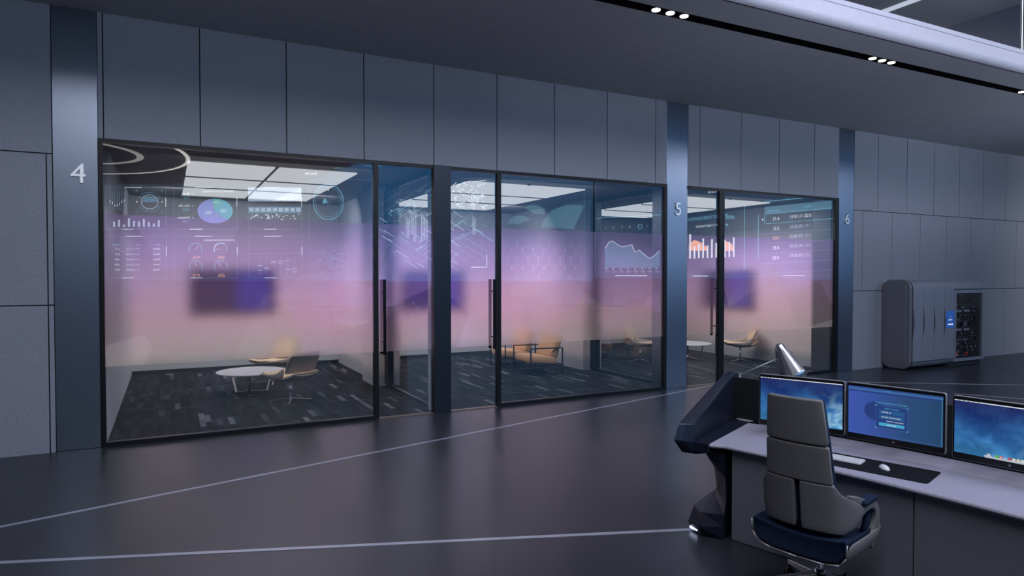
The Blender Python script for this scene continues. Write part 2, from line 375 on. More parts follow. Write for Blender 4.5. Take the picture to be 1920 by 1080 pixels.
def put_text(bm, s, size, mx, extrude=0.0, align='LEFT', mi=0, xs=1.0):
    cu = bpy.data.curves.new('t', 'FONT'); cu.body = s; cu.size = size; cu.extrude = extrude; cu.align_x = align; cu.resolution_u = 3
    o = bpy.data.objects.new('t', cu); COL.objects.link(o)
    bpy.context.view_layer.update()
    me = bpy.data.meshes.new_from_object(o.evaluated_get(bpy.context.evaluated_depsgraph_get()))
    bpy.data.objects.remove(o); bpy.data.curves.remove(cu)
    n0 = len(bm.verts); f0 = len(bm.faces)
    bm.from_mesh(me); bm.verts.ensure_lookup_table(); bm.faces.ensure_lookup_table()
    bmesh.ops.transform(bm, matrix=mx @ Matrix.Diagonal((xs, 1, 1, 1)), verts=bm.verts[n0:])
    for f in bm.faces[f0:]: f.material_index = mi
    bpy.data.meshes.remove(me)
def uvquad(bm, pts):
    uv = bm.loops.layers.uv.verify(); f = bm.faces.new([bm.verts.new(p) for p in pts])
    for l, c in zip(f.loops, ((0, 0), (1, 0), (1, 1), (0, 1))): l[uv].uv = c
    return f
def copy_tree(o, parent=None):
    c = o.copy(); COL.objects.link(c)
    if parent is not None: c.parent = parent
    for ch in list(o.children): copy_tree(ch, c)
    return c

D = 9.378            # plane of the glazed wall
SZ = 5.25            # soffit height
GT = 3.745           # top of glazing
J0, JP = -.679, 1.059

# ------------------------------------------------------------------ hall shell
def struct(name, bm, mats, **k):
    return tag(obj(name, bm, mats, **k), kind='structure')
struct('floor', B(-30, 45, -34, D + .03, -.12, 0), 'floor')

def panels(name, x0, x1, z0, z1, xs, zs, half_rows=None):
    """clad wall: cloth panels with open joints in front of a dark backing"""
    bm = bmesh.new(); g = .007
    box(bm, x0, x1, D + .03, D + .12, z0, z1, 1)
    zl = [z0] + [z for z in zs if z0 < z < z1] + [z1]
    for r in range(len(zl) - 1):
        xr = xs[r % len(xs)]
        xl = [x0] + sorted(x for x in xr if x0 + .01 < x < x1 - .01) + [x1]
        for a, b in zip(xl, xl[1:]):
            box(bm, a + (g if a > x0 else .001), b - (g if b < x1 else .001), D, D + .035, zl[r] + (g if r else 0), zl[r + 1] - (g if r + 2 < len(zl) else 0), 0)
    return struct(name, bm, ['panel', 'joint'])
JX = [J0 + JP * k for k in range(-14, 36)]
JXH = [x + JP / 2 for x in JX]
panels('wall_left', -26, -1.2, 0, SZ, [[-1.255, -4.4, -7.6], [-1.255, -4.4, -7.6], [-4.4, -7.6]], [1.741, 3.517])
panels('wall_center', -.735, 8.055, GT, SZ, [JX], [])
panels('wall_middle', 8.56, 12.80, GT, SZ, [JX], [])
panels('wall_right', 13.32, 44, 0, SZ, [JX, JXH, JX], [1.741, 3.517])

def pillar(x0, x1):
    bm = bmesh.new(); box(bm, x0, x1, D + .004, D + .40, 0, SZ, 0, .006)
    return struct('pillar', bm, 'steel')
pillar(-1.195, -.74); pillar(8.055, 8.56); pillar(12.80, 13.32)
def number(ch, x, z, size, label):
    bm = bmesh.new()
    T = Matrix.Translation((x, D - .008, z)) @ Matrix.Rotation(PI / 2, 4, 'X')
    put_text(bm, ch, size, T, .012, 'CENTER')
    o = obj('number_sign', bm, 'number'); tag(o, label, 'number', 'raised metal numbers on the pillars')
number('4', -.94, 3.195, .33, 'raised metal number 4 on the left steel pillar')
number('5', 8.322, 3.195, .33, 'raised metal number 5 on the steel pillar between the glass fronts')
number('6', 13.08, 3.195, .33, 'raised metal number 6 on the pillar nearest the grey cabinet')

# soffit under the balcony with the light slot
def ys(x, y): return y - .018 * (x - 8)
def strip(bm, x0, x1, ya, yb, z0, z1, mi=0):
    pts = [(x0, ys(x0, ya)), (x1, ys(x1, ya)), (x1, yb if yb > 9 else ys(x1, yb)), (x0, yb if yb > 9 else ys(x0, yb))]
    prism(bm, pts, 2, z0, z1, mi)
bm = bmesh.new(); strip(bm, -26, 44, 6.28, D + .5, SZ, SZ + .2); strip(bm, -26, 44, 5.60, 6.10, SZ, SZ + .2)
struct('ceiling', bm, 'soffit')
bm = bmesh.new(); strip(bm, -26, 44, 6.10, 6.28, SZ + .14, SZ + .2); strip(bm, -26, 44, 6.10, 6.112, SZ + .002, SZ + .14); strip(bm, -26, 44, 6.268, 6.28, SZ + .002, SZ + .14)
struct('trim_1', bm, 'slot')
# fascia profile in (y,z)
fz = [(5.62, 5.25)] + [(5.60 - .10 * math.sin(a), 5.35 - .10 * math.cos(a)) for a in [i * PI / 16 for i in range(9)]] + [(5.50, 5.485), (5.512, 5.487), (5.512, 5.497), (5.50, 5.499), (5.50, 5.56), (5.62, 5.56)]
bm = bmesh.new()
loft(bm, [[(x, ys(x, y), z) for y, z in fz] for x in (-26, 44)])
struct('balcony', bm, 'fascia')
bm = bmesh.new(); strip(bm, -26, 44, 5.62, 16.5, 5.455, 5.50); struct('floor_upper', bm, 'upperceil')
struct('ceiling_upper', B(-30, 45, 4.5, 20, 8.6, 8.7), 'upperceil')
struct('wall_upper', B(18.2, 18.4, 6.0, 20, 5.5, 8.6), 'upperwall')
struct('wall_upper_back', B(-30, 18.2, 16.5, 16.7, 5.5, 8.6), 'upperwall')
rail = empty('glass_railing', (7.58, ys(7.58, 5.56), 5.56)); tag(rail, 'frameless glass balcony railing with thin steel posts above the pale fascia', 'railing')
for k in range(-2, 5):
    x = 7.58 + 4.23 * k - 7.58
    for dx in (-.035, .035):
        y0 = -.018 * x
        bm = bmesh.new(); tube(bm, (x + dx, y0, -.02), (x + dx, y0, 1.1), .014, seg=10); obj('post', bm, 'chrome', rail)
    bm = bmesh.new(); prism(bm, [(x + .06, y0 - .006), (x + 4.17, y0 - .006 - .018 * 4.2), (x + 4.17, y0 + .006 - .018 * 4.2), (x + .06, y0 + .006)], 2, -.005, 1.02)
    obj('glass_panel', bm, 'railglass', rail)
tag(obj('ceiling_strip_light', B(15.60, 15.80, 6.5, 16.3, 8.57, 8.605), 'striplight'), 'long thin white strip light on the upper floor ceiling', 'light')

# three-lamp clusters in the slot
def spot(x, label):
    y = ys(x, 6.19)
    t = empty('track_spotlight', (x, y, 5.25)); tag(t, label, 'spotlight', 'spotlights in the black ceiling slot')
    bm = bmesh.new(); lathe(bm, [(.052, .008), (.062, .008), (.064, .012), (.064, .10), (.05, .13)], 20); obj('housing', bm, 'blackmatte', t)
    bm = bmesh.new(); lathe(bm, [(.050, -.002), (.050, .009)], 24); obj('lens', bm, 'lens', t)
for gx, nm in ((5.40, 'left cluster'), (9.36, 'middle cluster'), (13.32, 'right cluster')):
    for k, w in ((-1, 'first'), (0, 'second'), (1, 'third')):
        spot(gx + .215 * k, '%s spotlight from the left in the %s of the black ceiling slot' % (w, nm))

# inlaid floor lines
def fline(name, a, b, w):
    bm = bmesh.new(); a = Vector((a[0], a[1], .0015)); b = Vector((b[0], b[1], .0015)); bar(bm, a, b, w, .004); struct(name, bm, 'line')
d1 = Vector((10.62, 2.567)).normalized()
fline('trim_2', (-1.264 - d1.x * 5, 6.804 - d1.y * 5), (9.30, 9.357), .04)
d2 = Vector((3.797 + 1.109, 4.105 - 5.955)).normalized()
fline('trim_3', (-1.109 - d2.x * 4, 5.955 - d2.y * 4), (3.797 + d2.x * 6, 4.105 + d2.y * 6), .045)
fline('trim_4', (10.6, 9.18), (16.4, 5.26), .04)
fline('trim_5', (12.30, 6.69), (14.6, 2.90), .04)

# ------------------------------------------------------------------ glazing
def window(name, x0, x1, fl=.05, fr_=.06, film=True):
    t = empty(name, (x0, D, 0)); tag(t, kind='structure'); w = x1 - x0
    bm = bmesh.new()
    box(bm, 0, fl, -.02, .07, 0, GT); box(bm, w - fr_, w, -.02, .07, 0, GT)
    box(bm, fl, w - fr_, -.02, .07, GT - .05, GT); box(bm, fl, w - fr_, -.02, .07, 0, .055)
    obj('frame', bm, 'frame', t)
    obj('glass', B(fl, w - fr_, .005, .013, .055, GT - .05), 'glass', t)
    obj('frosted_film', B(fl, w - fr_, .030, .038, .975, 2.835), 'film', t)
    return t
def door(name, x0, x1, hx, gap=.012):
    t = empty(name, (x0, D, 0)); tag(t, kind='structure'); w = x1 - x0
    obj('glass', B(gap, w - gap, .005, .013, .03, GT - .05), 'glass', t)
    obj('frosted_film', B(gap, w - gap, .030, .038, .975, 2.835), 'film', t)
    obj('frame', B(0, w, -.02, .07, GT - .05, GT), 'frame', t)
    obj('threshold', B(0, w, -.02, .07, 0, .012), 'thresh', t)
    for y in (-.07, .09):
        bm = bmesh.new(); box(bm, hx - x0 - .02, hx - x0 + .02, y - .018, y + .018, .935, 2.03, 0, .003)
        yy = (y, .005) if y < 0 else (.013, y)
        for z in (1.12, 1.84): tube(bm, (hx - x0, yy[0], z), (hx - x0, yy[1], z), .011, seg=8)
        obj('handle', bm, 'handle', t)
    return t
window('window_1', -.735, 2.695, .045, .065)
door('door_1', 2.695, 3.54, 2.768)
struct('trim_6', B(3.54, 3.81, D - .05, D + .10, 0, GT), 'post')
door('door_2', 3.81, 4.61, 4.535)
window('window_2', 4.61, 8.055, .07, .065)
door('door_3', 8.56, 9.335, 9.255)
window('window_3', 9.335, 12.80, .135, .12)

# ------------------------------------------------------------------ meeting rooms
YB = 15.88
struct('floor_rooms', B(-.9, 13.2, D + .03, YB + .2, -.12, .002), 'carpet')
struct('ceiling_rooms', B(-.9, 13.2, D + .08, YB + .2, 3.752, 3.95), 'roomceil')
bm = bmesh.new(); box(bm, -.9, 13.2, YB, YB + .15, 0, 3.76); struct('wall_rear', bm, 'wallglow')
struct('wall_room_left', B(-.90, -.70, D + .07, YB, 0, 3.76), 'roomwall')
struct('wall_room_right', B(12.93, 13.10, D + .45, YB, 0, 3.76), 'wallglow')
M['dullsteel'] = pbr('dull_steel', (.10, .11, .13), .5, .5)
struct('trim_7', B(12.68, 12.93, D + .09, D + .55, 0, 3.74), 'dullsteel')
struct('baseboard_rear', B(-.70, 12.93, YB - .015, YB, 0, .075), 'skirt')
def divider(n, X):
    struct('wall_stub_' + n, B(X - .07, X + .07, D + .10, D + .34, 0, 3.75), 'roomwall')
    bm = bmesh.new(); box(bm, X - .06, X + .06, 13.0, YB, 0, 3.75); box(bm, X - .24, X + .24, 12.1, 13.0, 0, 3.75)
    struct('wall_divider_' + n, bm, 'wallglow')
    t = empty('partition', (X, 0, 0)); tag(t, kind='structure')
    bm = bmesh.new(); y0, y1 = D + .34, 12.1
    box(bm, -.03, .03, y0, y1, 0, .05); box(bm, -.03, .03, y0, y1, 3.66, 3.75); box(bm, -.03, .03, y0, y0 + .05, .05, 3.66); box(bm, -.055, .055, y1 - .22, y1, .05, 3.66)
    obj('frame', bm, 'post', t); obj('glass', B(-.006, .006, y0 + .05, y1 - .22, .05, 3.66), 'glass', t)
divider('left', 3.65); divider('right', 8.30)

# luminous ceiling panels, two across and three deep in each room
for room, x0 in (('left', .26), ('middle', 4.60), ('right', 9.56)):
    for cx_, cn in ((0, 'left'), (1, 'right')):
        for ry, rn in ((0, 'front'), (1, 'middle'), (2, 'rear')):
            ya = 10.48 + (0, 1.50, 2.94)[ry]; yb = 10.48 + (1.465, 2.905, 4.39)[ry]
            xa = x0 + cx_ * 1.24; xb = xa + 1.18
            t = empty('downlight_panel', (xa, ya, 3.70)); tag(t, '%s %s white luminous ceiling panel in the %s glass meeting room' % (rn, cn, room), 'ceiling light', 'luminous ceiling panels in the meeting rooms')
            obj('diffuser', B(.0, xb - xa, 0, yb - ya, 0, .02), 'lightpanel', t)
            obj('edge_bar', B(-.012, xb - xa + .012, yb - ya + .002, yb - ya + .026, -.016, .03), 'skirt', t)
            obj('tray', B(.03, xb - xa - .03, .03, yb - ya - .03, .02, .049), 'skirt', t)

# televisions
def tv(loc, rz, w, h, label):
    t = empty('wall_tv', loc, rz); tag(t, label, 'television', 'dark televisions on the meeting room walls')
    bm = bmesh.new(); box(bm, -w / 2, w / 2, -.06, 0, -h / 2, h / 2, 0, .006); obj('bezel', bm, 'black', t)
    bm = bmesh.new(); uvquad(bm, [(-w / 2 + .02, -.062, -h / 2 + .02), (w / 2 - .02, -.062, -h / 2 + .02), (w / 2 - .02, -.062, h / 2 - .02), (-w / 2 + .02, -.062, h / 2 - .02)])
    obj('screen', bm, 'tvscreen', t, normals=False)
    obj('mount', B(-.2, .2, 0, .045, -.15, .15), 'black', t)
tv((1.285, YB - .045, 1.75), 0, 1.75, .96, 'dark television blurred behind film on the left meeting room wall')
tv((5.98, YB - .045, 1.73), 0, 1.70, .96, 'dark blue television behind the dark post in the middle meeting room')
tv((12.93 - .045, 12.59, 1.74), -PI / 2, 1.75, .96, 'dark television on the side wall of the right meeting room')

# ------------------------------------------------------------------ lounge chairs, tables, armchairs
def sheet(prof, wk=1.0, dx=0.0, dz=0.0, lift=0.0, fwd=0.0):
    """curved sheet: rows of (x, z, half width); sides raised by lift or pulled forward by fwd"""
    bm = bmesh.new(); rows = []
    for x, z, w in prof:
        rows.append([bm.verts.new((x + dx + fwd * s_ * s_, s_ * w * wk, z + dz + lift * abs(s_) ** 3)) for s_ in [-1 + j / 4.0 for j in range(9)]])
    for a_, b2 in zip(rows, rows[1:]):
        for j in range(8): bm.faces.new((a_[j], a_[j + 1], b2[j + 1], b2[j]))
    return bm
def lounge():
    t = empty('lounge_chair')
    sp = [(.40, .425, .29), (.24, .385, .335), (.02, .350, .35), (-.18, .355, .345), (-.32, .405, .32), (-.385, .465, .28)]
    bp = [(-.255, .49, .335), (-.31, .60, .345), (-.375, .74, .335), (-.425, .845, .31)]
    obj('seat_shell', sheet(sp, lift=.055), 'shell', t, True, [solid(.03, 0), subsurf(1)])
    obj('back_shell', sheet(bp, fwd=.05), 'shell', t, True, [solid(.03, 0), subsurf(1)])
    obj('seat_cushion', sheet(sp, .88, .005, .042, .03), 'tan', t, True, [solid(.04, 0), subsurf(1)])
    obj('back_cushion', sheet(bp, .90, .034, 0, 0, .045), 'tan', t, True, [solid(.03, 0), subsurf(1)])
    for s_ in (-1, 1):
        bm = bmesh.new(); loft(bm, [[(x, s_ * (y - .012), z0), (x, s_ * (y + .012), z0), (x, s_ * (y + .012), z1), (x, s_ * (y - .012), z1)] for x, y, z0, z1 in ((.40, .29, .455, .475), (.20, .338, .425, .475), (.0, .352, .40, .49), (-.13, .352, .40, .53), (-.235, .338, .44, .66))])
        obj('side_wing', bm, 'shell', t, True, [subsurf(1)])
    bm = bmesh.new(); tube(bm, (0, 0, .03), (0, 0, .35), .019, seg=14); lathe(bm, [(.05, .325), (.09, .340)], 16); obj('stem', bm, 'chrome', t, True)
    for k in range(4):
        a = PI / 4 + k * PI / 2; c, s = math.cos(a), math.sin(a)
        bm = bmesh.new(); bar(bm, (.0, 0, .045), (c * .33, s * .33, .012), .028, .013); obj('foot', bm, 'chrome', t)
    return t
lc = lounge(); G = 'taupe swivel lounge chairs in the meeting rooms'
def place(o, x, y, rz, label, group=None, cat=None):
    o.location = (x, y, .003); o.rotation_euler = (0, 0, rz); tag(o, label, cat, group); return o
R = math.radians
place(lc, 1.78, 11.39, R(124), 'taupe swivel lounge chair in front of the white round table, back to the glass', G, 'chair')
place(copy_tree(lc), 1.80, 13.45, R(212), 'taupe swivel lounge chair behind the white round table, tan back blurred by film', G, 'chair')
place(copy_tree(lc), 12.30, 11.62, R(143), 'taupe swivel lounge chair in the right room behind the cone desk lamp', G, 'chair')
place(copy_tree(lc), 10.15, 12.75, R(-45), 'taupe swivel lounge chair seen through the inner glass partition beside the pillar', G, 'chair')

def table():
    t = empty('coffee_table')
    bm = bmesh.new(); lathe(bm, [(.555, .378), (.57, .386), (.57, .397), (.566, .40)], 48); obj('tabletop', bm, 'marble', t)
    for k in range(3):
        a = R(20) + k * 2 * PI / 3; c, s = math.cos(a), math.sin(a)
        bm = bmesh.new(); bar(bm, (c * .40, s * .40, .38), (c * .30, s * .30, .012), .055, .012, (c, s, 0)); bar(bm, (c * .31, s * .31, .012), (0, 0, .05), .04, .010)
        obj('leg', bm, 'chrome', t)
    return t
tb = table(); place(tb, 1.277, 12.44, 0, 'white round coffee table on chrome legs in the left meeting room', 'white round coffee tables', 'table')
place(copy_tree(tb), 11.46, 12.52, R(30), 'white round coffee table partly hidden by the pillar in the right meeting room', 'white round coffee tables', 'table')

def armchair():
    t = empty('armchair')
    for s in (-1, 1):
        y = s * .385; bm = bmesh.new(); r = .0115
        pts = [(.37, y, .012), (.37, y, .555), (-.40, y, .545), (-.40, y, .012)]
        for a, b in zip(pts, pts[1:] + pts[:1]): bar(bm, a, b, .024, .024, (0, 1, 0))
        obj('side_frame', bm, 'bronze', t)
    bm = bmesh.new()
    bar(bm, (.34, -.38, .20), (.34, .38, .20), .022, .022); bar(bm, (-.28, -.38, .17), (-.28, .38, .17), .022, .022); bar(bm, (.34, -.30, .21), (-.36, -.30, .15), .02, .02); bar(bm, (.34, .30, .21), (-.36, .30, .15), .02, .02)
    bar(bm, (-.24, -.30, .16), (-.44, -.30, .77), .02, .02, (0, 1, 0)); bar(bm, (-.24, .30, .16), (-.44, .30, .77), .02, .02, (0, 1, 0))
    obj('seat_frame', bm, 'bronze', t)
    T = Matrix.Translation((.04, 0, .295)) @ Matrix.Rotation(R(-6), 4, 'Y')
    bm = bmesh.new(); box(bm, -.32, .33, -.355, .355, -.085, .085, 0, .045, T); obj('seat_cushion', bm, 'tan2', t, True, [bevmod(.01)])
    T = Matrix.Translation((-.285, 0, .56)) @ Matrix.Rotation(R(-18), 4, 'Y')
    bm = bmesh.new(); box(bm, -.075, .075, -.355, .355, -.24, .25, 0, .04, T); obj('back_cushion', bm, 'tan2', t, True, [bevmod(.01)])
    return t
ac = armchair()
place(ac, 7.03, 12.33, PI, 'tan leather armchair with steel tube frame, nearest the glass in the middle room', 'tan armchairs in the middle meeting room', 'armchair')
place(copy_tree(ac), 7.03, 13.50, PI, 'tan leather armchair with steel tube frame, behind its twin', 'tan armchairs in the middle meeting room', 'armchair')

# ------------------------------------------------------------------ server cabinet
sx0, sx1, sy = 14.31, 17.25, 8.71
t = empty('server_cabinet', (sx0, sy, 0)); tag(t, 'low grey rounded server cabinet with glass rack door standing against the wall', 'server cabinet')
Wd = sx1 - sx0; DY = D - sy - .012
def rr_yz(inset, r):
    return [(y, z) for y, z in rrect(DY - 2 * inset, 1.98 - 2 * inset, r, 6, DY / 2, 1.0)]
bm = bmesh.new(); prism(bm, rr_yz(.0, .19), 0, 0, .07); obj('end_cap', bm, 'cabdark', t, False, [bevmod(.03, 3, 60)])
bm = bmesh.new(); prism(bm, rr_yz(.11, .10), 0, -.006, .01); 
obj('end_panel', bm, 'cabdark', t, False, [bevmod(.004, 1, 60)])
bm = bmesh.new(); prism(bm, rr_yz(.012, .18), 0, .07, .10); obj('gasket', bm, 'gasket', t)
XM = 1.66
bm = bmesh.new(); prism(bm, rr_yz(.02, .19), 0, .10, XM); obj('body', bm, 'cab', t, False, [bevmod(.01, 2, 60)])
bnds = [on_y(px, 640, sy).x - sx0 for px in (1711, 1730, 1750, 1769.5, 1788.5)]
for k, (a, b) in enumerate(zip(bnds, bnds[1:])):
    dr = obj('door', B(a + .008, b - .008, -.012, .03, .19, 1.74, .006), 'cab', t)
    bm = bmesh.new(); prism(bm, [(a - .01, 1.36), (a + .045, 1.10), (a + .045, .97), (a - .01, .74)], 1, -.018, .02); obj('handle', bm, 'pocket', dr)
sc_ = [on_y(px, py, sy) for px, py in ((1773.5, 583), (1787.5, 614))]
cs = obj('touch_screen', B(sc_[0].x - sx0, sc_[1].x - sx0, -.02, -.004, sc_[1].z, sc_[0].z), 'cabscreen', t)
bm = bmesh.new(); xa, xb = sc_[0].x - sx0, sc_[1].x - sx0; zc = (sc_[0].z + sc_[1].z) / 2
box(bm, xa + .05, xb - .05, -.023, -.02, zc - .13, zc - .10); box(bm, xa + .07, xb - .09, -.023, -.02, zc - .02, zc - .005)
obj('screen_graphic', bm, 'swhite', t)
bm = bmesh.new(); tube(bm, ((xa + xb) / 2, -.022, zc + .05), ((xa + xb) / 2, -.020, zc + .05), .034, seg=16); obj('screen_dial', bm, 'sline', t)
# top hood runs the full length, rack section below it
ytop = [(y, z) for y, z in rr_yz(.02, .19) if z > 1.76]
bm = bmesh.new(); prism(bm, [(ytop[0][0], 1.76)] + ytop + [(ytop[-1][0], 1.76)] if False else [(DY - .02, 1.765)] + ytop + [(.02, 1.765)], 0, XM, Wd)
obj('hood', bm, 'cab', t, False, [bevmod(.05, 3, 70)])
bm = bmesh.new(); box(bm, XM, Wd - .03, .06, DY - .02, .10, 1.765)
obj('rack_body', bm, 'rack', t)
bm = bmesh.new(); a0, a1, z0, z1 = XM + .01, Wd - .05, .10, 1.75
box(bm, a0, a0 + .06, .0, .065, z0, z1); box(bm, a1 - .09, a1, .0, .065, z0, z1); box(bm, a0 + .06, a1 - .09, .0, .065, z1 - .08, z1); box(bm, a0 + .06, a1 - .09, .0, .065, z0, z0 + .07)
rd = obj('rack_door', bm, 'cab', t)
obj('glass', B(a0 + .06, a1 - .09, .012, .018, z0 + .07, z1 - .08), 'smoke', rd)
obj('plinth', B(XM - .02, Wd - .08, .08, DY - .06, 0, .10), 'rack', t)
rnd = random.Random(3); zz = .20
while zz < 1.60:
    hh = rnd.choice((.05, .09, .09, .14)); x_a, x_b = a0 + .09, a1 - .20
    bm = bmesh.new(); box(bm, x_a, x_b, .035, .062, zz, zz + hh - .012, 0, .003)
    for q in range(rnd.randint(4, 9)):
        xx = rnd.uniform(x_a + .03, x_b - .16); ww = rnd.uniform(.02, .12); box(bm, xx, xx + ww, .030, .036, zz + .012, zz + hh - .024, rnd.choice((1, 1, 2)))
    obj('rack_unit', bm, ['rack', 'rackgrey', 'blackmatte'], t); zz += hh
bm = bmesh.new()
for z in (1.235, .80):
    for xx in (a0 + .10, a0 + .42): box(bm, xx, xx + .22, .026, .034, z, z + .055)
for q in range(9): box(bm, a0 + .12 + q * .06, a0 + .135 + q * .06, .026, .034, 1.02, 1.035)
obj('patch_cables', bm, 'keygrey', t)
bm = bmesh.new()
for xx in (a0 + .10, a0 + .50):
    for z in (.225, .275): box(bm, xx, xx + .075, .026, .034, z, z + .018)
obj('status_light', bm, 'hred', t)
bm = bmesh.new()
for xx in (a0 + .11, a0 + .49):
    for z in (.50, .57): tube(bm, (xx, .026, z), (xx, .034, z), .014, seg=10)
tube(bm, (a0 + .40, .026, .88), (a0 + .40, .034, .88), .012, seg=10)
obj('status_lamp', bm, 'keygrey', t)

# ------------------------------------------------------------------ control console (curved desk)
AC = Vector((-6.75, .90)); RD = 11.0
def arc(th, r, z): return (AC.x + r * math.cos(R(th)), AC.y + r * math.sin(R(th)), z)
con = empty('control_console', (4.15, 2.5, 0)); tag(con, 'long curved control desk with pale top and dark faceted end', 'desk')
OFF = Vector((-4.15, -2.5, 0))
def W(p): return Vector(p) + OFF
P0 = Vector((3.79, 3.89)); E1 = Vector((.909, .418)); E2 = Vector((-.418, .909))
def wp(s, o, z): return W((P0.x + E1.x * s + E2.x * o, P0.y + E1.y * s + E2.y * o, z))
TH = [15.3 - i * 1.0 for i in range(27)]
# pale worktop: bullnose front
bull = [(0.02, .722), (.004, .730), (-.004, .741), (0.0, .752), (.012, .76), (.93, .76), (.93, .722)]
loops = []
e0 = [wp(s, 0, z) for s, z in bull]
loops.append(e0)
for th in TH:
    loops.append([W(arc(th, RD + r, z)) for r, z in bull])
bm = bmesh.new(); loft(bm, loops); obj('worktop', bm, 'desktop', con)
# front panels
def fpanel(tha, thb, name='front_panel'):
    bm = bmesh.new(); n = 8; lp = []
    for i in range(n + 1):
        th = tha + (thb - tha) * i / n
        lp.append([W(arc(th, RD + r, z)) for r, z in ((.07, .005), (.07, .722), (.10, .722), (.10, .005))])
    loft(bm, lp); obj(name, bm, 'deskpanel', con)
jt = on_z(1724, 1080, .0)
fpanel(15.15, 8.45); fpanel(8.40, 1.6); fpanel(1.55, -5.2)
# dark back upstand behind the monitors
bm = bmesh.new(); lp = []
lp.append([wp(s, .16, z) for s, z in ((1.02, 0), (1.02, 1.15), (1.10, 1.15), (1.14, 0))])
for th in TH: lp.append([W(arc(th, RD + r, z)) for r, z in ((.945, 0), (.945, 1.15), (1.02, 1.15), (1.06, 0))])
loft(bm, lp); obj('back_panel', bm, 'blackmatte', con)
# dark end strip of the worktop
bm = bmesh.new(); loft(bm, [[wp(s, o, z) for s, z in ((-.03, .69), (-.03, .76), (1.03, .76), (1.03, .69))] for o in (.002, .16)]); obj('side_deck', bm, 'navy', con)
# faceted wing above the deck
outer = [(1.10, 1.17), (.97, 1.21), (.80, 1.175), (-.13, .914), (-.21, .798), (-.055, .672), (.30, .60), (1.10, .60)]
inner = [(1.14, 1.165), (1.07, 1.185), (.90, 1.15), (-.01, .90), (-.04, .76), (-.005, .66), (.30, .60), (1.14, .60)]
io = [.162, .162, .155, .118, .112, .112, .12, .162]
bm = bmesh.new(); loft(bm, [[wp(s, .21, z) for s, z in outer], [wp(s, .17, z) for s, z in [(a * .6 + c * .4, b * .6 + d * .4) for (a, b), (c, d) in zip(outer, inner)]], [wp(s, o, z) for (s, z), o in zip(inner, io)]])
obj('wing_panel', bm, 'navy', con, False, [bevmod(.006, 2, 25)])
# pedestal leg and foot
lo = [(.30, .66), (.42, .60), (.60, .49), (.69, .21), (.66, .19), (.18, .185), (.055, .085), (.12, .0), (1.10, 0), (1.10, .66)]
li = [(.06, .70), (.065, .60), (.075, .49), (.10, .30), (.08, .24), (.06, .20), (.05, .10), (.055, .0), (1.05, 0), (1.05, .70)]
lm = [(.10, .67), (.16, .60), (.33, .47), (.40, .245), (.36, .215), (.02, .195), (-.02, .085), (.03, .0), (1.08, 0), (1.08, .67)]
bm = bmesh.new(); loft(bm, [[wp(s, .20, z) for s, z in lo], [wp(s, .07, z) for s, z in lm], [wp(s, -.10, z) for s, z in li]])
obj('pedestal', bm, 'navy', con, False, [bevmod(.006, 2, 25)])
bm = bmesh.new(); loft(bm, [[wp(s + (0.0 if o > .1 else -.05), o, z) for s, z in ((.075, .020), (.06, .040), (.09, .040), (.10, .020))] for o in (.19, .06)]); obj('light_strip', bm, 'footlight', con)

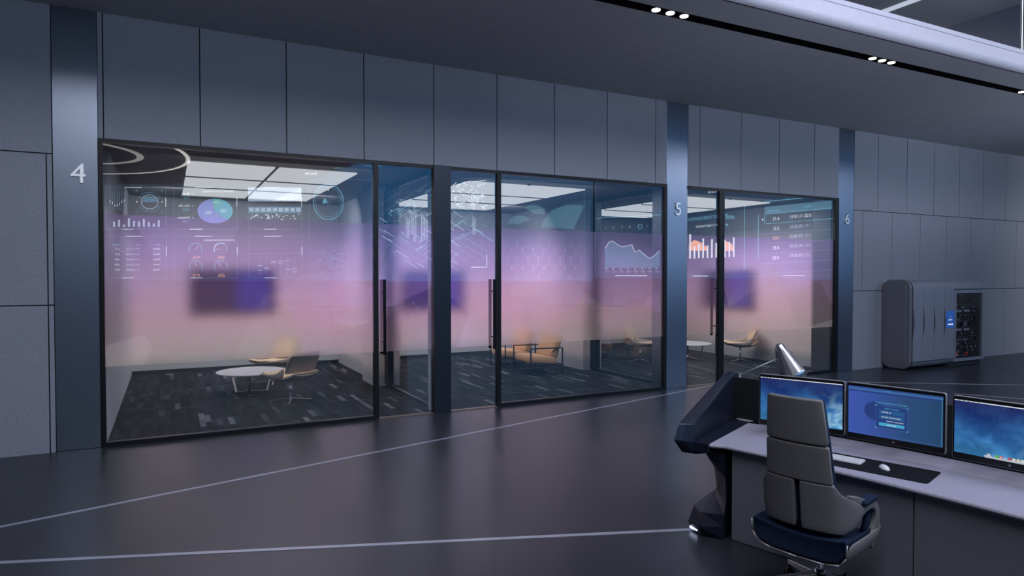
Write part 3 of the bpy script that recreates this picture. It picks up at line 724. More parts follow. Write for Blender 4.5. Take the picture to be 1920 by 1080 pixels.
# ------------------------------------------------------------------ monitors
def monitor(x, y, z, ya, ti, label, mode, w=.66, h=.428):
    t = empty('monitor', (x, y, z)); tag(t, label, 'monitor', 'black monitors on the control desk')
    u = Vector((math.cos(ya), math.sin(ya), 0)); n = Vector((math.sin(ya), -math.cos(ya), 0)); v = Vector((0, 0, 1)) * math.cos(ti) - n * math.sin(ti)
    n2 = u.cross(v)
    T = Matrix(((u.x, v.x, n2.x, 0), (u.y, v.y, n2.y, 0), (u.z, v.z, n2.z, 0), (0, 0, 0, 1)))   # local x right, y up, z toward viewer
    def mk(name, bm, mt, par=t, **k):
        bmesh.ops.transform(bm, matrix=T, verts=bm.verts); return obj(name, bm, mt, par, **k)
    bm = bmesh.new(); prism(bm, rrect(w, h, .016, 4), 2, -.032, -.004); mk('housing', bm, 'rim')
    bm = bmesh.new(); prism(bm, rrect(w - .007, h - .007, .014, 4), 2, -.006, 0.0); mk('bezel', bm, 'black')
    sx_, st, sb = w / 2 - .014, h / 2 - .024, -h / 2 + .046
    bm = bmesh.new(); uvquad(bm, [(-sx_, sb, .0012), (sx_, sb, .0012), (sx_, st, .0012), (-sx_, st, .0012)])
    s = mk('screen', bm, 'login' if mode == 'login' else 'nebula', normals=False)
    sw, sh = 2 * sx_, st - sb
    def q(bm, x0, y0, x1, y1, mi=0, zz=.0022):      # fractions of the screen, origin top left
        X0, X1 = -sx_ + x0 * sw, -sx_ + x1 * sw; Y0, Y1 = st - y1 * sh, st - y0 * sh
        f = bm.faces.new([bm.verts.new(p) for p in ((X0, Y0, zz), (X1, Y0, zz), (X1, Y1, zz), (X0, Y1, zz))]); f.material_index = mi
    def tx(bm, s_, x0, y0, size, mi=0, al='LEFT', xs=1.0): put_text(bm, s_, size * sh, Matrix.Translation((-sx_ + x0 * sw, st - y0 * sh, .0032)), 0, al, mi, xs)
    if mode == 'login':
        bm = bmesh.new(); mats = ['scyan', 'sline', 'spanel', 'swhite', 'sbar', 'sdark']
        q(bm, 0, .025, 1, .07, 1); q(bm, 0, .078, 1, .105, 5)
        q(bm, 0, .01, 1, .02, 5)
        for k in range(40):     # soft world disc behind the form
            pass
        cx_, cy_, rad = .30, .47, .19
        ring = [bm.verts.new((-sx_ + (cx_ + rad * .62 * math.cos(a)) * sw, st - (cy_ + rad * math.sin(a)) * sh, .0018)) for a in [2 * PI * k / 28 for k in range(28)]]
        bm.faces.new(ring).material_index = 5
        q(bm, .31, .34, .65, .80, 5, .0020)
        for (a, b, c_, d_) in ((.31, .34, .65, .344), (.31, .796, .65, .80), (.31, .34, .3125, .80), (.6475, .34, .65, .80)): q(bm, a, b, c_, d_, 1)
        for (a, b) in ((.305, .33), (.63, .33), (.305, .775), (.63, .775)):
            q(bm, a, b if b < .5 else b + .03, a + .025, (b if b < .5 else b + .03) + .008, 0); q(bm, a if a < .5 else a + .02, b, (a if a < .5 else a + .02) + .005, b + .035, 0)
        q(bm, .345, .43, .615, .51, 2); q(bm, .345, .53, .615, .61, 2); q(bm, .345, .69, .615, .755, 4)
        tx(bm, 'MANAGEMENT SYSTEM', .48, .30, .045, 0, 'CENTER', 1.25); tx(bm, 'USER LOGIN', .48, .405, .042, 0, 'CENTER', 1.2)
        tx(bm, 'ENTER ID', .375, .485, .042, 3); tx(bm, 'ENTER PASSWORD', .375, .585, .042, 3); tx(bm, 'FORGET PASSWORD?', .612, .66, .034, 3, 'RIGHT'); tx(bm, 'LOG IN', .48, .74, .05, 3, 'CENTER')
        q(bm, .008, .03, .012, .97, 1); q(bm, .988, .03, .992, .97, 0); q(bm, .01, .965, .99, .972, 1)
        for k in range(6): q(bm, .42 + .012 * k, .03, .426 + .012 * k, .045, 0)
        mk('login_form', bm, mats, s, normals=False)
    else:
        bm = bmesh.new(); mats = ['swhite', 'scyan', 'hred', 'hteal', 'horange', 'black', 'sline']
        q(bm, 0, 0, 1, .018, 0)
        for k in range(5): q(bm, .03 + k * .045, .005, .055 + k * .045, .013, 5, .003)
        mk('menu_bar', bm, mats, s, normals=False)
        if mode == 'dock':
            bm = bmesh.new(); cols = [(.7, .74, .8), (.1, .32, .85), (.12, .55, .10), (.75, .10, .10), (.12, .38, .75), (.65, .04, .06), (.85, .80, .72), (.85, .80, .45), (.85, .88, .85), (.8, .55, .15), (.004, .004, .006), (.2, .5, .8)]
            ms = []
            for k, c_ in enumerate(cols): ms.append(emit('dock_icon_%d' % k, c_, .75))
            q(bm, .28, .955, .75, 1.0, 0); ms.append(emit('dock_shelf', (.55, .60, .68), .8))
            bm.faces.ensure_lookup_table(); bm.faces[0].material_index = len(ms) - 1
            for k in range(12):
                x0 = .305 + k * .0365
                cc = [(-sx_ + (x0 + .0145) * sw + a, st - .945 * sh + b) for a, b in rrect(.0185, .0185, .0088 if k in (1, 5, 6, 10) else .004, 4)]
                bm.faces.new([bm.verts.new((a, b, .003)) for a, b in cc]).material_index = k
                if k in (3, 4, 7, 8): q(bm, x0 + .007, .935, x0 + .022, .962, 0, .0036)
                if k in (1, 5): q(bm, x0 + .013, .925, x0 + .016, .962, 0, .0036)
                if k == 9: q(bm, x0 + .006, .925, x0 + .022, .955, 0, .0036)
            mk('dock_icons', bm, ms, s, normals=False)
    bm = bmesh.new(); tube(bm, (0, -h / 2 + .023, .0005), (0, -h / 2 + .023, .0015), .0085, seg=20)
    box(bm, -.0045, -.0025, -h / 2 + .017, -h / 2 + .030, .0015, .002, 1); box(bm, -.0025, .0, -h / 2 + .022, -h / 2 + .024, .0015, .002, 1); box(bm, 0, .0015, -h / 2 + .017, -h / 2 + .024, .0015, .002, 1); box(bm, .0025, .0045, -h / 2 + .015, -h / 2 + .026, .0015, .002, 1)
    mk('logo', bm, ['rim', 'black'])
    bm = bmesh.new(); box(bm, -.05, .05, -.05, .05, -.06, -.032, 0, .004); box(bm, -.02, .02, -.02, .02, -.30, -.06, 0); mk('wall_arm', bm, 'blackmatte')
    return t
monitor(4.536, 3.651, 1.054, -1.160, -.015, 'left black monitor with starry wallpaper behind the grey chair', 'stars', .66, .428)
monitor(4.675, 2.962, 1.067, -1.344, -.011, 'middle black monitor showing the blue login screen', 'login')
th3 = 6.72
monitor(AC.x + 11.60 * math.cos(R(th3)), AC.y + 11.60 * math.sin(R(th3)), 1.067, -1.44, -.011, 'right black monitor with starry wallpaper and a row of dock icons', 'dock')

# ------------------------------------------------------------------ desk mat, keyboard, mouse
ZT = .7605
def ground(pts): return [on_z(x, y, ZT) for x, y in pts]
a, b_, c, d_ = [on_z(*p, ZT) for p in ((1770, 886), (1735, 908), (1530, 868), (1553, 846))]
ctr = (a + b_ + c + d_) / 4
ux = ((a - d_) + (b_ - c)); ux.z = 0; Lw = ux.length / 2; ux.normalize(); uy = Vector((-ux.y, ux.x, 0))
Dw = abs((a - b_).dot(uy)) * .95
def frame_m(o, x): 
    y = Vector((-x.y, x.x, 0)); return Matrix(((x.x, y.x, 0, o.x), (x.y, y.y, 0, o.y), (0, 0, 1, o.z), (0, 0, 0, 1)))
lw2 = Lw + .25
mo = (a + b_) / 2 - ux * lw2 / 2
mat_o = empty('desk_mat'); mat_o.matrix_world = frame_m(Vector((mo.x, mo.y, .7601)), ux); mat_o.name = 'desk_mat_base'
bm = bmesh.new(); prism(bm, rrect(lw2, Dw, .03, 5), 2, 0, .003)
bpy.data.objects.remove(mat_o)
dm = obj('desk_mat', bm, 'mat'); dm.matrix_world = frame_m(Vector((mo.x, mo.y, .7601)), ux); tag(dm, 'thin black desk mat lying under the keyboard and mouse', 'desk mat')
kr, kb = on_z(1625, 863, ZT), on_z(1610, 877, ZT)
kx = (on_z(1625, 863, ZT) - on_z(1555, 850, ZT)); kx.z = 0; kx.normalize(); ky = Vector((-kx.y, kx.x, 0))
kw, kd = .285, .115
kc = (kr + kb) / 2 - kx * kw / 2
kbd = empty('keyboard'); kbd.matrix_world = frame_m(Vector((kc.x, kc.y, .7633)), kx); tag(kbd, 'slim white keyboard on the black desk mat', 'keyboard')
bm = bmesh.new(); prism(bm, [(-kd / 2, 0), (kd / 2, 0), (kd / 2, .016), (-kd / 2, .006)], 0, -kw / 2, kw / 2); obj('case', bm, 'keygrey', kbd, False, [bevmod(.002)])
bm = bmesh.new()
for r_ in range(6):
    n = 14 if r_ else 10
    for k in range(n):
        x0 = -kw / 2 + .006 + k * (kw - .012) / n; y0 = -kd / 2 + .006 + r_ * (kd - .012) / 6
        zb = .006 + (y0 + kd / 2) / kd * .010
        wk = (kw - .012) / n - .003
        box(bm, x0, x0 + wk, y0, y0 + .0145, zb + .0005, zb + .0045)
obj('keys', bm, 'white', kbd)
mp_ = on_z(1658, 880, ZT)
ms = empty('computer_mouse'); ms.matrix_world = frame_m(Vector((mp_.x, mp_.y, .7633)), Vector((ux.x * .8 + uy.x * .6, ux.y * .8 + uy.y * .6, 0)).normalized()); tag(ms, 'small white mouse on the black desk mat', 'mouse')
bm = bmesh.new(); bmesh.ops.create_uvsphere(bm, u_segments=20, v_segments=10, radius=1)
for v in bm.verts:
    v.co.z = max(v.co.z, -.05) ; v.co = Vector((v.co.x * .031, v.co.y * .056, (v.co.z + .05) * .027))
obj('shell', bm, 'white', ms, True)
bm = bmesh.new(); bmesh.ops.create_uvsphere(bm, u_segments=10, v_segments=6, radius=.0055); bmesh.ops.translate(bm, vec=(0, .024, .0245), verts=bm.verts); obj('scroll_ball', bm, 'rackgrey', ms, True)

# ------------------------------------------------------------------ desk lamp
lb = on_z(1401, 787, .761)
lamp = empty('desk_lamp', (lb.x, lb.y, .7605)); tag(lamp, 'aluminium desk lamp with cone shade and thin stem behind the left monitor', 'desk lamp')
dl = (lb - EYE).dot(FW)
def lp_(x, y, dd=0.0): return at_depth(x, y, dl + dd) - Vector((lb.x, lb.y, .7605))
bm = bmesh.new(); lathe(bm, [(.092, 0), (.095, .003), (.095, .010), (.088, .013)], 32); obj('base', bm, 'rackgrey', lamp)
bm = bmesh.new(); tube(bm, (0, 0, .012), lp_(1387, 704), .0055, seg=10); obj('stem', bm, 'rim', lamp, True)
bm = bmesh.new(); tube(bm, lp_(1387, 703), lp_(1470, 667), .005, seg=10); bmesh.ops.create_uvsphere(bm, u_segments=10, v_segments=8, radius=.009, matrix=Matrix.Translation(lp_(1387, 703))); obj('arm', bm, 'rim', lamp, True)
top, bot = lp_(1459.5, 645.5), lp_(1486, 708)
ax = (bot - top); T = Matrix.Translation(top) @ ax.to_track_quat('Z', 'Y').to_matrix().to_4x4(); hl = ax.length
bm = bmesh.new()
prof = [(.012, -.004), (.033, 0), (.037, .006)] + [(.037 + (.138 - .037) * k / 6, .006 + (hl - .006) * k / 6) for k in range(1, 7)] + [(.130, hl - .004), (.03, .02)]
lathe(bm, prof, 40, 0, T); obj('lamp_shade', bm, 'alu', lamp, True)

# ------------------------------------------------------------------ office chair
ca = R(14)
ch = empty('office_chair', (3.735, 2.840, -.122), ca); ch.scale = (1.058, 1.058, 1.058); tag(ch, 'high-backed grey office chair with navy seat, back to the viewer', 'chair')
def backx(z, y): return -.27 - .12 * (z - .5) - .0 + .9 * y * y + (9.0 * max(0.0, abs(y) - .175) ** 2 if z < .918 else 0.0)
def pad(outl, thick=.035, dx=0.0, nx=8, nz=6):
    """outl: list of (z, yl, yr) rows; grid surface curved round the back"""
    bm = bmesh.new(); rows = []
    for z, yl, yr in outl:
        rows.append([bm.verts.new((backx(z, y) + dx, y, z)) for y in [yl + (yr - yl) * k / nx for k in range(nx + 1)]])
    for a_, b2 in zip(rows, rows[1:]):
        for k in range(nx): bm.faces.new((a_[k], a_[k + 1], b2[k + 1], b2[k]))
    return bm
PM = [solid(.035, 0), bevmod(.006, 2, 60)]
obj('headrest', pad([(1.400, -.150, .150), (1.39, -.157, .157), (1.27, -.167, .167), (1.16, -.176, .176), (1.142, -.170, .170)]), 'chairgrey', ch, True, PM)
obj('upper_back', pad([(1.134, -.176, .176), (1.12, -.180, .180), (1.02, -.184, .184), (.93, -.190, .190), (.921, -.190, .190)]), 'chairgrey', ch, True, PM)
obj('back_shell', pad([(.917, .020, .192), (.905, .016, .197), (.86, .016, .212), (.81, .016, .245), (.77, .016, .258), (.72, .016, .250), (.67, .016, .236), (.635, .020, .20)]), 'chairgrey', ch, True, PM)
obj('back_shell', pad([(.917, -.192, -.020), (.905, -.198, -.016), (.86, -.220, -.016), (.82, -.262, -.016), (.78, -.284, -.016), (.73, -.278, -.016), (.67, -.256, -.016), (.635, -.215, -.020)]), 'chairgrey', ch, True, PM)
obj('back_cushion', pad([(1.385, -.145, .145), (1.15, -.165, .165), (.90, -.185, .185), (.70, -.20, .20), (.55, -.20, .20)], dx=.05), 'navyfab', ch, True, [solid(.045, 0)])
# seat shell and cushion
def useat(x, k, zo, top):
    h = [(-.285, .62), (-.280, .545), (-.245, .495), (-.16, .476), (0, .472), (.16, .476), (.245, .495), (.280, .545), (.285, .62)]
    lo = [(x, y * k, z * 1.0 + zo) for y, z in h]
    if top is None: return lo
    return lo + [(x, y * k, z) for y, z in ((.24, top - .005), (.12, top - .02), (0, top - .025), (-.12, top - .02), (-.24, top - .005))]
XS = ((-.315, .97, .0), (-.20, 1.0, 0), (-.02, 1.0, .0), (.10, .98, .004), (.19, .93, .012))
bm = bmesh.new(); loft(bm, [useat(x, k, zo - .006, None) for x, k, zo in XS], False, False); obj('seat_shell', bm, 'chairgrey', ch, True, [solid(.016, 1), subsurf(1)])
bm = bmesh.new(); loft(bm, [useat(x, k * .985, zo + .004, tp) for (x, k, zo), tp in zip(((-.312, .95, .006),) + XS[:], (.60, .622, .618, .60, .585, .56))]); obj('seat', bm, 'navyfab', ch, True, [bevmod(.012, 3, 50)])
rimp = [Vector(p) for p in useat(-.318, .985, -.008, None)]
bm = bmesh.new()
for p_, q_ in zip(rimp, rimp[1:]): tube(bm, p_, q_, .0045, seg=8)
obj('seat_trim', bm, 'rim', ch, True)
# arms: loop from the back shell to the front of the seat
for s in (-1, 1):
    path = [(-.175, .236, .765, .17), (-.155, .252, .772, .155), (-.125, .264, .778, .115), (-.075, .272, .778, .060), (-.01, .276, .775, .042), (.045, .277, .764, .044), (.085, .276, .715, .055), (.090, .273, .645, .075), (.065, .266, .575, .10), (.02, .255, .525, .12)]
    bm = bmesh.new(); lp = []
    for i, (x, y, z, hgt) in enumerate(path):
        pv = path[max(0, i - 1)]; nx_ = path[min(len(path) - 1, i + 1)]
        tx_, tz_ = nx_[0] - pv[0], nx_[2] - pv[2]; ll = math.hypot(tx_, tz_); nxx, nzz = -tz_ / ll, tx_ / ll
        hh = hgt / 2 + .003
        lp.append([(x + nxx * a2 * hh, s * (y + b2 * .020), z + nzz * a2 * hh) for a2, b2 in ((1, -1), (1, 1), (-1, 1), (-1, -1))])
    loft(bm, lp); arm = obj('armrest', bm, 'chairgrey', ch, True, [bevmod(.006, 2, 50), subsurf(1)])
    bm = bmesh.new(); box(bm, -.13, .055, s * .276 - .032, s * .276 + .032, .788, .818, 0, .012); obj('arm_pad', bm, 'navyfab', arm, True)
    bm = bmesh.new(); loft(bm, [[(x - .02, s * y, z), (x + .02, s * y, z), (x + .02, s * (y + .035), z), (x - .02, s * (y + .035), z)] for x, y, z in ((-.02, .222, .56), (.03, .232, .64), (.045, .238, .73))]); obj('inner_pad', bm, 'navyfab', arm, True)
bm = bmesh.new(); tube(bm, (0, 0, .23), (0, 0, .465), .025, seg=18); tube(bm, (0, 0, .205), (0, 0, .30), .034, seg=18); obj('gas_column', bm, 'chrome', ch, True)
bm = bmesh.new(); box(bm, -.12, .12, -.09, .09, .435, .465, 0, .01); obj('tilt_mechanism', bm, 'blackmatte', ch)
for k in range(5):
    a_ = R(136) + k * 2 * PI / 5; c_, s_ = math.cos(a_), math.sin(a_)
    bm = bmesh.new()
    loft(bm, [[(c_ * r_ - s_ * w_, s_ * r_ + c_ * w_, z_) for w_, z_ in ((-wd, zt), (wd, zt), (wd, zb), (-wd, zb))] for r_, wd, zt, zb in ((.025, .03, .280, .215), (.12, .024, .265, .215), (.265, .016, .245, .212), (.285, .014, .240, .212))])
    lg = obj('base_leg', bm, 'chrome', ch, False, [bevmod(.005)])
    bm = bmesh.new(); px_, py_ = c_ * .275, s_ * .275
    tube(bm, (px_, py_, .15), (px_, py_, .22), .008, seg=8)
    for q_ in (-1, 1):
        ox, oy = -s_ * .018 * q_, c_ * .018 * q_
        tube(bm, (px_ + ox * .45, py_ + oy * .45, .1475), (px_ + ox * 1.4, py_ + oy * 1.4, .1475), .032, seg=20)
    obj('caster', bm, 'black', lg, True)

# ------------------------------------------------------------------ the display wall opposite (seen as a reflection in the glazing)
DV = 34.7
FWh = Vector((FW.x, FW.y, 0)).normalized()
class Facet:
    pass
def mir(p): return Vector((p[0], 2 * D - p[1], p[2]))
class Main(Facet):
    u = Vector((-RT.x, RT.y, 0)); u = Vector((-RT.x, -(-RT.y) * 1.0 * -1 * -1, 0))
    def pt(s, x, y, lift=0.0):
        v = FWh * DV + RT * ((x - CX) / F * DV); q = mir((v.x, v.y, 0)); n = s.nrm
        return Vector((q.x, q.y, H + (515 - y) / F * DV)) + n * lift
    def scale(s, x): return DV / F
Main.u = Vector((-RT.x, RT.y, 0)); Main.nrm = Main.u.cross(Vector((0, 0, 1)))
class Side(Facet):
    X = 20.0
    u = Vector((0, -1, 0)); nrm = Vector((-1, 0, 0))
    def pt(s, x, y, lift=0.0):
        hd = YAW + math.atan((x - CX) / F); yv = s.X / math.tan(hd); dep = s.X * FWh.x + yv * FWh.y
        return Vector((s.X, 2 * D - yv, H + (515 - y) / F * dep)) + s.nrm * lift
    def scale(s, x):
        hd = YAW + math.atan((x - CX) / F); yv = s.X / math.tan(hd); return (s.X * FWh.x + yv * FWh.y) / F
MA, SD = Main(), Side()
dw = empty('display_wall', (0, 0, 0)); tag(dw, 'huge curved dark blue data display across the hall, mirrored in the glass fronts', 'display')
bm = bmesh.new(); uvl = bm.loops.layers.uv.verify()
for x0, x1, ya, yt in ((150, 560, 345, 345), (560, 730, 345, 288), (730, 1112, 288, 288)):
    f = bm.faces.new([bm.verts.new(MA.pt(x, y)) for x, y in ((x0, 527), (x1, 527), (x1, yt), (x0, ya))])
    for l, (x, y) in zip(f.loops, ((x0, 0), (x1, 0), (x1, 1), (x0, 1))): l[uvl].uv = ((x - 150) / 962, y)
obj('main_screen', bm, 'display', dw, normals=False)
bm = bmesh.new()
zb, zt_ = SD.pt(1116, 521).z, 7.6
pa, pb = SD.pt(1116, 515), SD.pt(1600, 515); pb2 = SD.pt(1600, 515)
uvquad(bm, [(pa.x, pa.y, zb), (pb.x, pb.y, zb), (pb.x, pb.y, 5.6), (pa.x, pa.y, zt_)]); 
M['display2'] = emit('display_side_blue', (.05, .19, .42), 1.5, True); obj('side_screen', bm, 'display2', dw, normals=False)
class Pen:
    def __init__(s, fc, key): s.fc, s.key, s.bm = fc, key, bmesh.new()
    def poly(s, pts, lift=.03): s.bm.faces.new([s.bm.verts.new(s.fc.pt(x, y, lift)) for x, y in pts])
    def rect(s, x0, y0, x1, y1, lift=.03): s.poly([(x0, y0), (x1, y0), (x1, y1), (x0, y1)], lift)
    def line(s, p, q, w=.8, lift=.035):
        d = Vector((q[0] - p[0], q[1] - p[1])); 
        if d.length < 1e-6: return
        n = Vector((-d.y, d.x)).normalized() * w / 2
        s.poly([(p[0] + n.x, p[1] + n.y), (q[0] + n.x, q[1] + n.y), (q[0] - n.x, q[1] - n.y), (p[0] - n.x, p[1] - n.y)], lift)
    def frame(s, x0, y0, x1, y1, w=.7):
        for p, q in (((x0, y0), (x1, y0)), ((x1, y0), (x1, y1)), ((x1, y1), (x0, y1)), ((x0, y1), (x0, y0))): s.line(p, q, w)
    def ring(s, cx_, cy_, rx, ry, w=1.0, a0=0, a1=360, n=40):
        P = [(cx_ + rx * math.cos(R(a0 + (a1 - a0) * k / n)), cy_ + ry * math.sin(R(a0 + (a1 - a0) * k / n))) for k in range(n + 1)]
        for a_, b2 in zip(P, P[1:]): s.line(a_, b2, w)
    def wedge(s, cx_, cy_, rx, ry, a0, a1, n=20):
        s.poly([(cx_, cy_)] + [(cx_ + rx * math.cos(R(a0 + (a1 - a0) * k / n)), cy_ + ry * math.sin(R(a0 + (a1 - a0) * k / n))) for k in range(n + 1)])
    def text(s, t_, x, y, h, al='LEFT', xs=1.0):
        o = s.fc.pt(x, y, .05); u = s.fc.u; n = s.fc.nrm
        T = Matrix(((u.x, 0, n.x, o.x), (u.y, 0, n.y, o.y), (0, 1, 0, o.z), (0, 0, 0, 1)))
        put_text(s.bm, t_, h * 1.35 * s.fc.scale(x), T, 0, al, 0, xs)
    def done(s, name): return obj(name, s.bm, s.key, dw, normals=False)
# left group of panels
cy = Pen(MA, 'hcyan'); dm_ = Pen(MA, 'hdim'); wh = Pen(MA, 'hwhite'); gr = Pen(MA, 'hgrey'); og = Pen(MA, 'horange'); vi = Pen(MA, 'hviolet'); te = Pen(MA, 'hteal'); sk = Pen(MA, 'hsky')
for x0, x1 in ((200, 313), (328, 446), (467, 567)):
    for y0, y1 in ((352, 430), (443, 521)):
        dm_.frame(x0, y0, x1, y1, .7); wh.line(((x0 + x1) / 2 - 20, y0), ((x0 + x1) / 2 + 12, y0), 1.3); wh.line((x1, y0 + 20), (x1, y0 + 36), 1.5); wh.line((x0 + 30, y1), (x0 + 52, y1), 1.3)
dm_.frame(581, 338, 700, 521, .7)
for k in range(7):
    x = 209 + 4.4 * k; dm_.line((x, 358), (x, 394), .6); yb_ = 376 + (0, 3, 8, 7, 5, 1, -2)[k]; wh.line((x, yb_), (x, yb_ + 4), 1.3)
gr.ring(283, 379, 15.5, 13.3, 1.3); dm_.ring(283, 379, 21, 18, 1.4, 20, 160); dm_.ring(283, 379, 21, 18, 1.4, 200, 340); dm_.wedge(283, 379, 13, 11, 180, 360)
for x, y in ((259, 379), (306, 379)): wh.ring(x, y, .8, .8, 1.4, n=8)
for x, y in ((259, 358), (306, 358), (259, 398), (306, 398)): dm_.ring(x, y, 1.8, 1.8, 1.0, n=8)
for k, hgt in enumerate((9, 13, 4, 16, 11, 10, 15, 9, 6, 12)): gr.rect(214 + 9.3 * k, 425.5 - hgt, 217.5 + 9.3 * k, 425.5)
# list panel
dm_.frame(205, 461, 307, 471, .5); cy.text('duration', 226, 460, 3.2, 'LEFT'); cy.text('time', 264, 460, 3.2); cy.text('Name', 302, 460, 3.2)
for k in range(5):
    y = 468.5 + 9.8 * k; wh.text('Word', 302, y, 4); gr.text(('5/25 11:18:31' if k == 0 else '1/31 09:28:55'), 264, y, 3.6); wh.text(('6.12', '3.51', '10.5', '4.52', '4.52')[k], 226, y, 3.8)
# pie panel
sk.wedge(405, 396, 33, 23, -60, 45); te.wedge(405, 396, 33, 23, -100, -60); vi.wedge(405, 396, 33, 23, 45, 260)
wh.text('72%', 399, 402, 5.5); wh.text('15%', 428, 398, 5.5); wh.text('13%', 415, 382, 5.5)
for k, (a_, b2) in enumerate((('Serve', '938'), ('Data file', '1025'), ('Database', '1138'))):
    y = 366 + 22 * k; wh.text(a_, 358, y, 4.6); (te, sk, vi)[k].text(b2, 358, y + 8, 5.2); cy.ring(363, y - 1.5, 1, 1, 1, n=8)
wh.text('[ RESOURCE CONVENIENCE ]', 442, 361, 3.6, 'LEFT', .95); wh.text('[ RESOURCE CONVENIENCE ]', 442, 452, 3.4, 'LEFT', .95)
for x, y, n_, aa in ((368, 467, '91%', -45), (415, 467, '95%', 175), (368, 500, '97%', -95), (415, 500, '60%', -120)):
    dm_.ring(x, y, 12, 11, 2.6, 150, 390, 24); gr.line((x, y), (x + 9 * math.cos(R(aa)), y + 8 * math.sin(R(aa))), 1.0); og.text(n_, x + 8, y + 19, 6.0)
gr.ring(415, 467, 12, 11, 2.8, 150, 300, 20)
# picture panel with bright sky and a row of screens
gr.rect(467, 352, 567, 378); wh.poly([(510, 378), (567, 352), (567, 372), (545, 378)]); dm_.rect(467, 388, 567, 400); 
for k in range(9): gr.rect(469 + 11 * k, 390, 477 + 11 * k, 397, .04)
for k in range(40):
    x = random.uniform(468, 562); y = random.uniform(401, 411); (gr if k % 3 else wh).rect(x, y, x + random.uniform(1, 4), y + random.uniform(1, 3), .04)
for k in range(6): dm_.line((488 + 13 * k, 480), (488 + 13 * k, 517), .8)
for k in range(12):
    x = 488 + 13 * (k % 6); y = 484 + random.uniform(0, 26); gr.line((x - 5, y), (x + 5, y), .9)
dm_.line((470, 476), (564, 474), 1.0)
# compass
cy.ring(617, 379, 28, 33, 1.4); dm_.ring(617, 379, 24, 28, 1.8); cy.wedge(617, 381, 11, 11, 175, 235); dm_.ring(617, 381, 3, 3, 1.2, n=12); wh.ring(617, 357, .8, .8, 1.5, n=8); dm_.frame(585, 462, 655, 517, .6)
for k in range(70):
    x, y = random.uniform(586, 650), random.uniform(464, 515); a_ = random.choice((-.5, .6)); l_ = random.uniform(2, 12); dm_.line((x, y), (min(654, x + l_), y + a_ * l_ * .5), random.uniform(.5, 1.5))
for k in range(22):
    x = 590 + 4.2 * k
    if x < 695: dm_.line((x, 345), (x, 440), .25)
# city map hologram
for k in range(260):
    x, y = random.uniform(690, 912), random.uniform(352, 512)
    if abs((x - 800) / 118) + abs((y - 430) / 92) > 1.08: continue
    a_ = random.choice((.62, -.62)); l_ = random.uniform(4, 26); q_ = (x + l_, y + a_ * l_)
    random.choice((dm_, dm_, gr, cy)).line((x, y), q_, random.uniform(.5, 1.6))
for k in range(9):
    o_ = 24 * k; dm_.line((690 + o_, 400 + o_ * .1), (770 + o_, 348 + o_ * .1), 1.0); dm_.line((690 + o_ * .9, 440), (770 + o_ * .9, 490), 1.2)
for x, y0, y1 in ((769, 392, 440), (776, 380, 452), (791, 400, 448), (797, 408, 450), (762, 405, 446), (887, 405, 440), (885, 360, 392), (893, 356, 380)):
    for dx in (0, 2.4, 4.6): gr.line((x + dx, y0 + dx), (x + dx, y1), 1.0)
for k in range(60):
    x, y = random.uniform(846, 910), random.uniform(342, 392); a_ = random.choice((.62, -.62, 3)); l_ = random.uniform(2, 9); wh.line((x, y), (x + l_ / max(1, abs(a_)), y + l_ * .6 * (1 if a_ > 0 else -1)), .9)
dm_.frame(905, 340, 1096, 523, .8); wh.line((884, 501), (912, 501), 1.3); wh.line((913, 476), (913, 501), 1.2); wh.line((888, 341), (912, 339), 1.3)
# hexagon field
for r_ in range(4):
    for k in range(7):
        x = 960 + 20 * k + (10 if r_ % 2 else 0); y = 455 + 17 * r_
        if random.random() < .7: dm_.ring(x, y, 11, 11, .6, 30, 390, 6)
        gr.line((x, y + 11), (x, y + 16), .6)
for x, y, a0 in ((975, 420, 0), (1000, 400, 40), (1060, 410, 10)): dm_.wedge(x, y, 22, 16, a0 + 180, a0 + 330)
dm_.wedge(1075, 430, 60, 46, 185, 290)
cy.text('INTERACTION', 716, 314, 3.4); cy.text('SET UP', 643, 318, 3.4); wh.text('15:16:40', 598, 329, 5.2)
for pn, nm in ((cy, 'cyan_graphics'), (dm_, 'dim_graphics'), (wh, 'white_graphics'), (gr, 'pale_graphics'), (og, 'orange_figures'), (vi, 'violet_chart'), (te, 'teal_chart'), (sk, 'sky_chart')): pn.done(nm)
# side screen: curve chart, bar chart, time table
cy = Pen(SD, 'hcyan'); dm_ = Pen(SD, 'hdim'); wh = Pen(SD, 'hwhite'); gr = Pen(SD, 'hgrey'); og = Pen(SD, 'horange'); vi = Pen(SD, 'hviolet')
crv = [(1135, 467), (1143, 454), (1150, 452), (1158, 458), (1168, 463), (1178, 461), (1186, 459), (1192, 473), (1200, 469), (1210, 478), (1220, 485), (1230, 478), (1238, 470)]
for a_, b2 in zip(crv, crv[1:]): gr.line(a_, b2, 1.6)
vi2 = Pen(SD, 'hdim')
for a_, b2 in zip(crv, crv[1:]): vi2.poly([a_, b2, (b2[0], 502), (a_[0], 502)])
cy.line((1118, 412), (1126, 409), .9); cy.line((1126, 409), (1240, 403), .9); wh.line((1155, 517), (1215, 517), 1.4); dm_.line((1117, 340), (1117, 515), .8)
for k, ch_ in enumerate('SMTWTFS'): gr.text(ch_, 1138 + 15.5 * k, 430 - .7 * k, 5)
cy.ring(1201, 425, 4, 4.5, .8, n=16)
for k in range(8): wh.ring(1138 + 13.5 * k, 504, .6, .6, 1.2, n=6); gr.text('0%d:00' % (k + 1), 1143 + 13.5 * k, 511, 3.4)
cy.line((1240, 398), (1290, 352), .6)
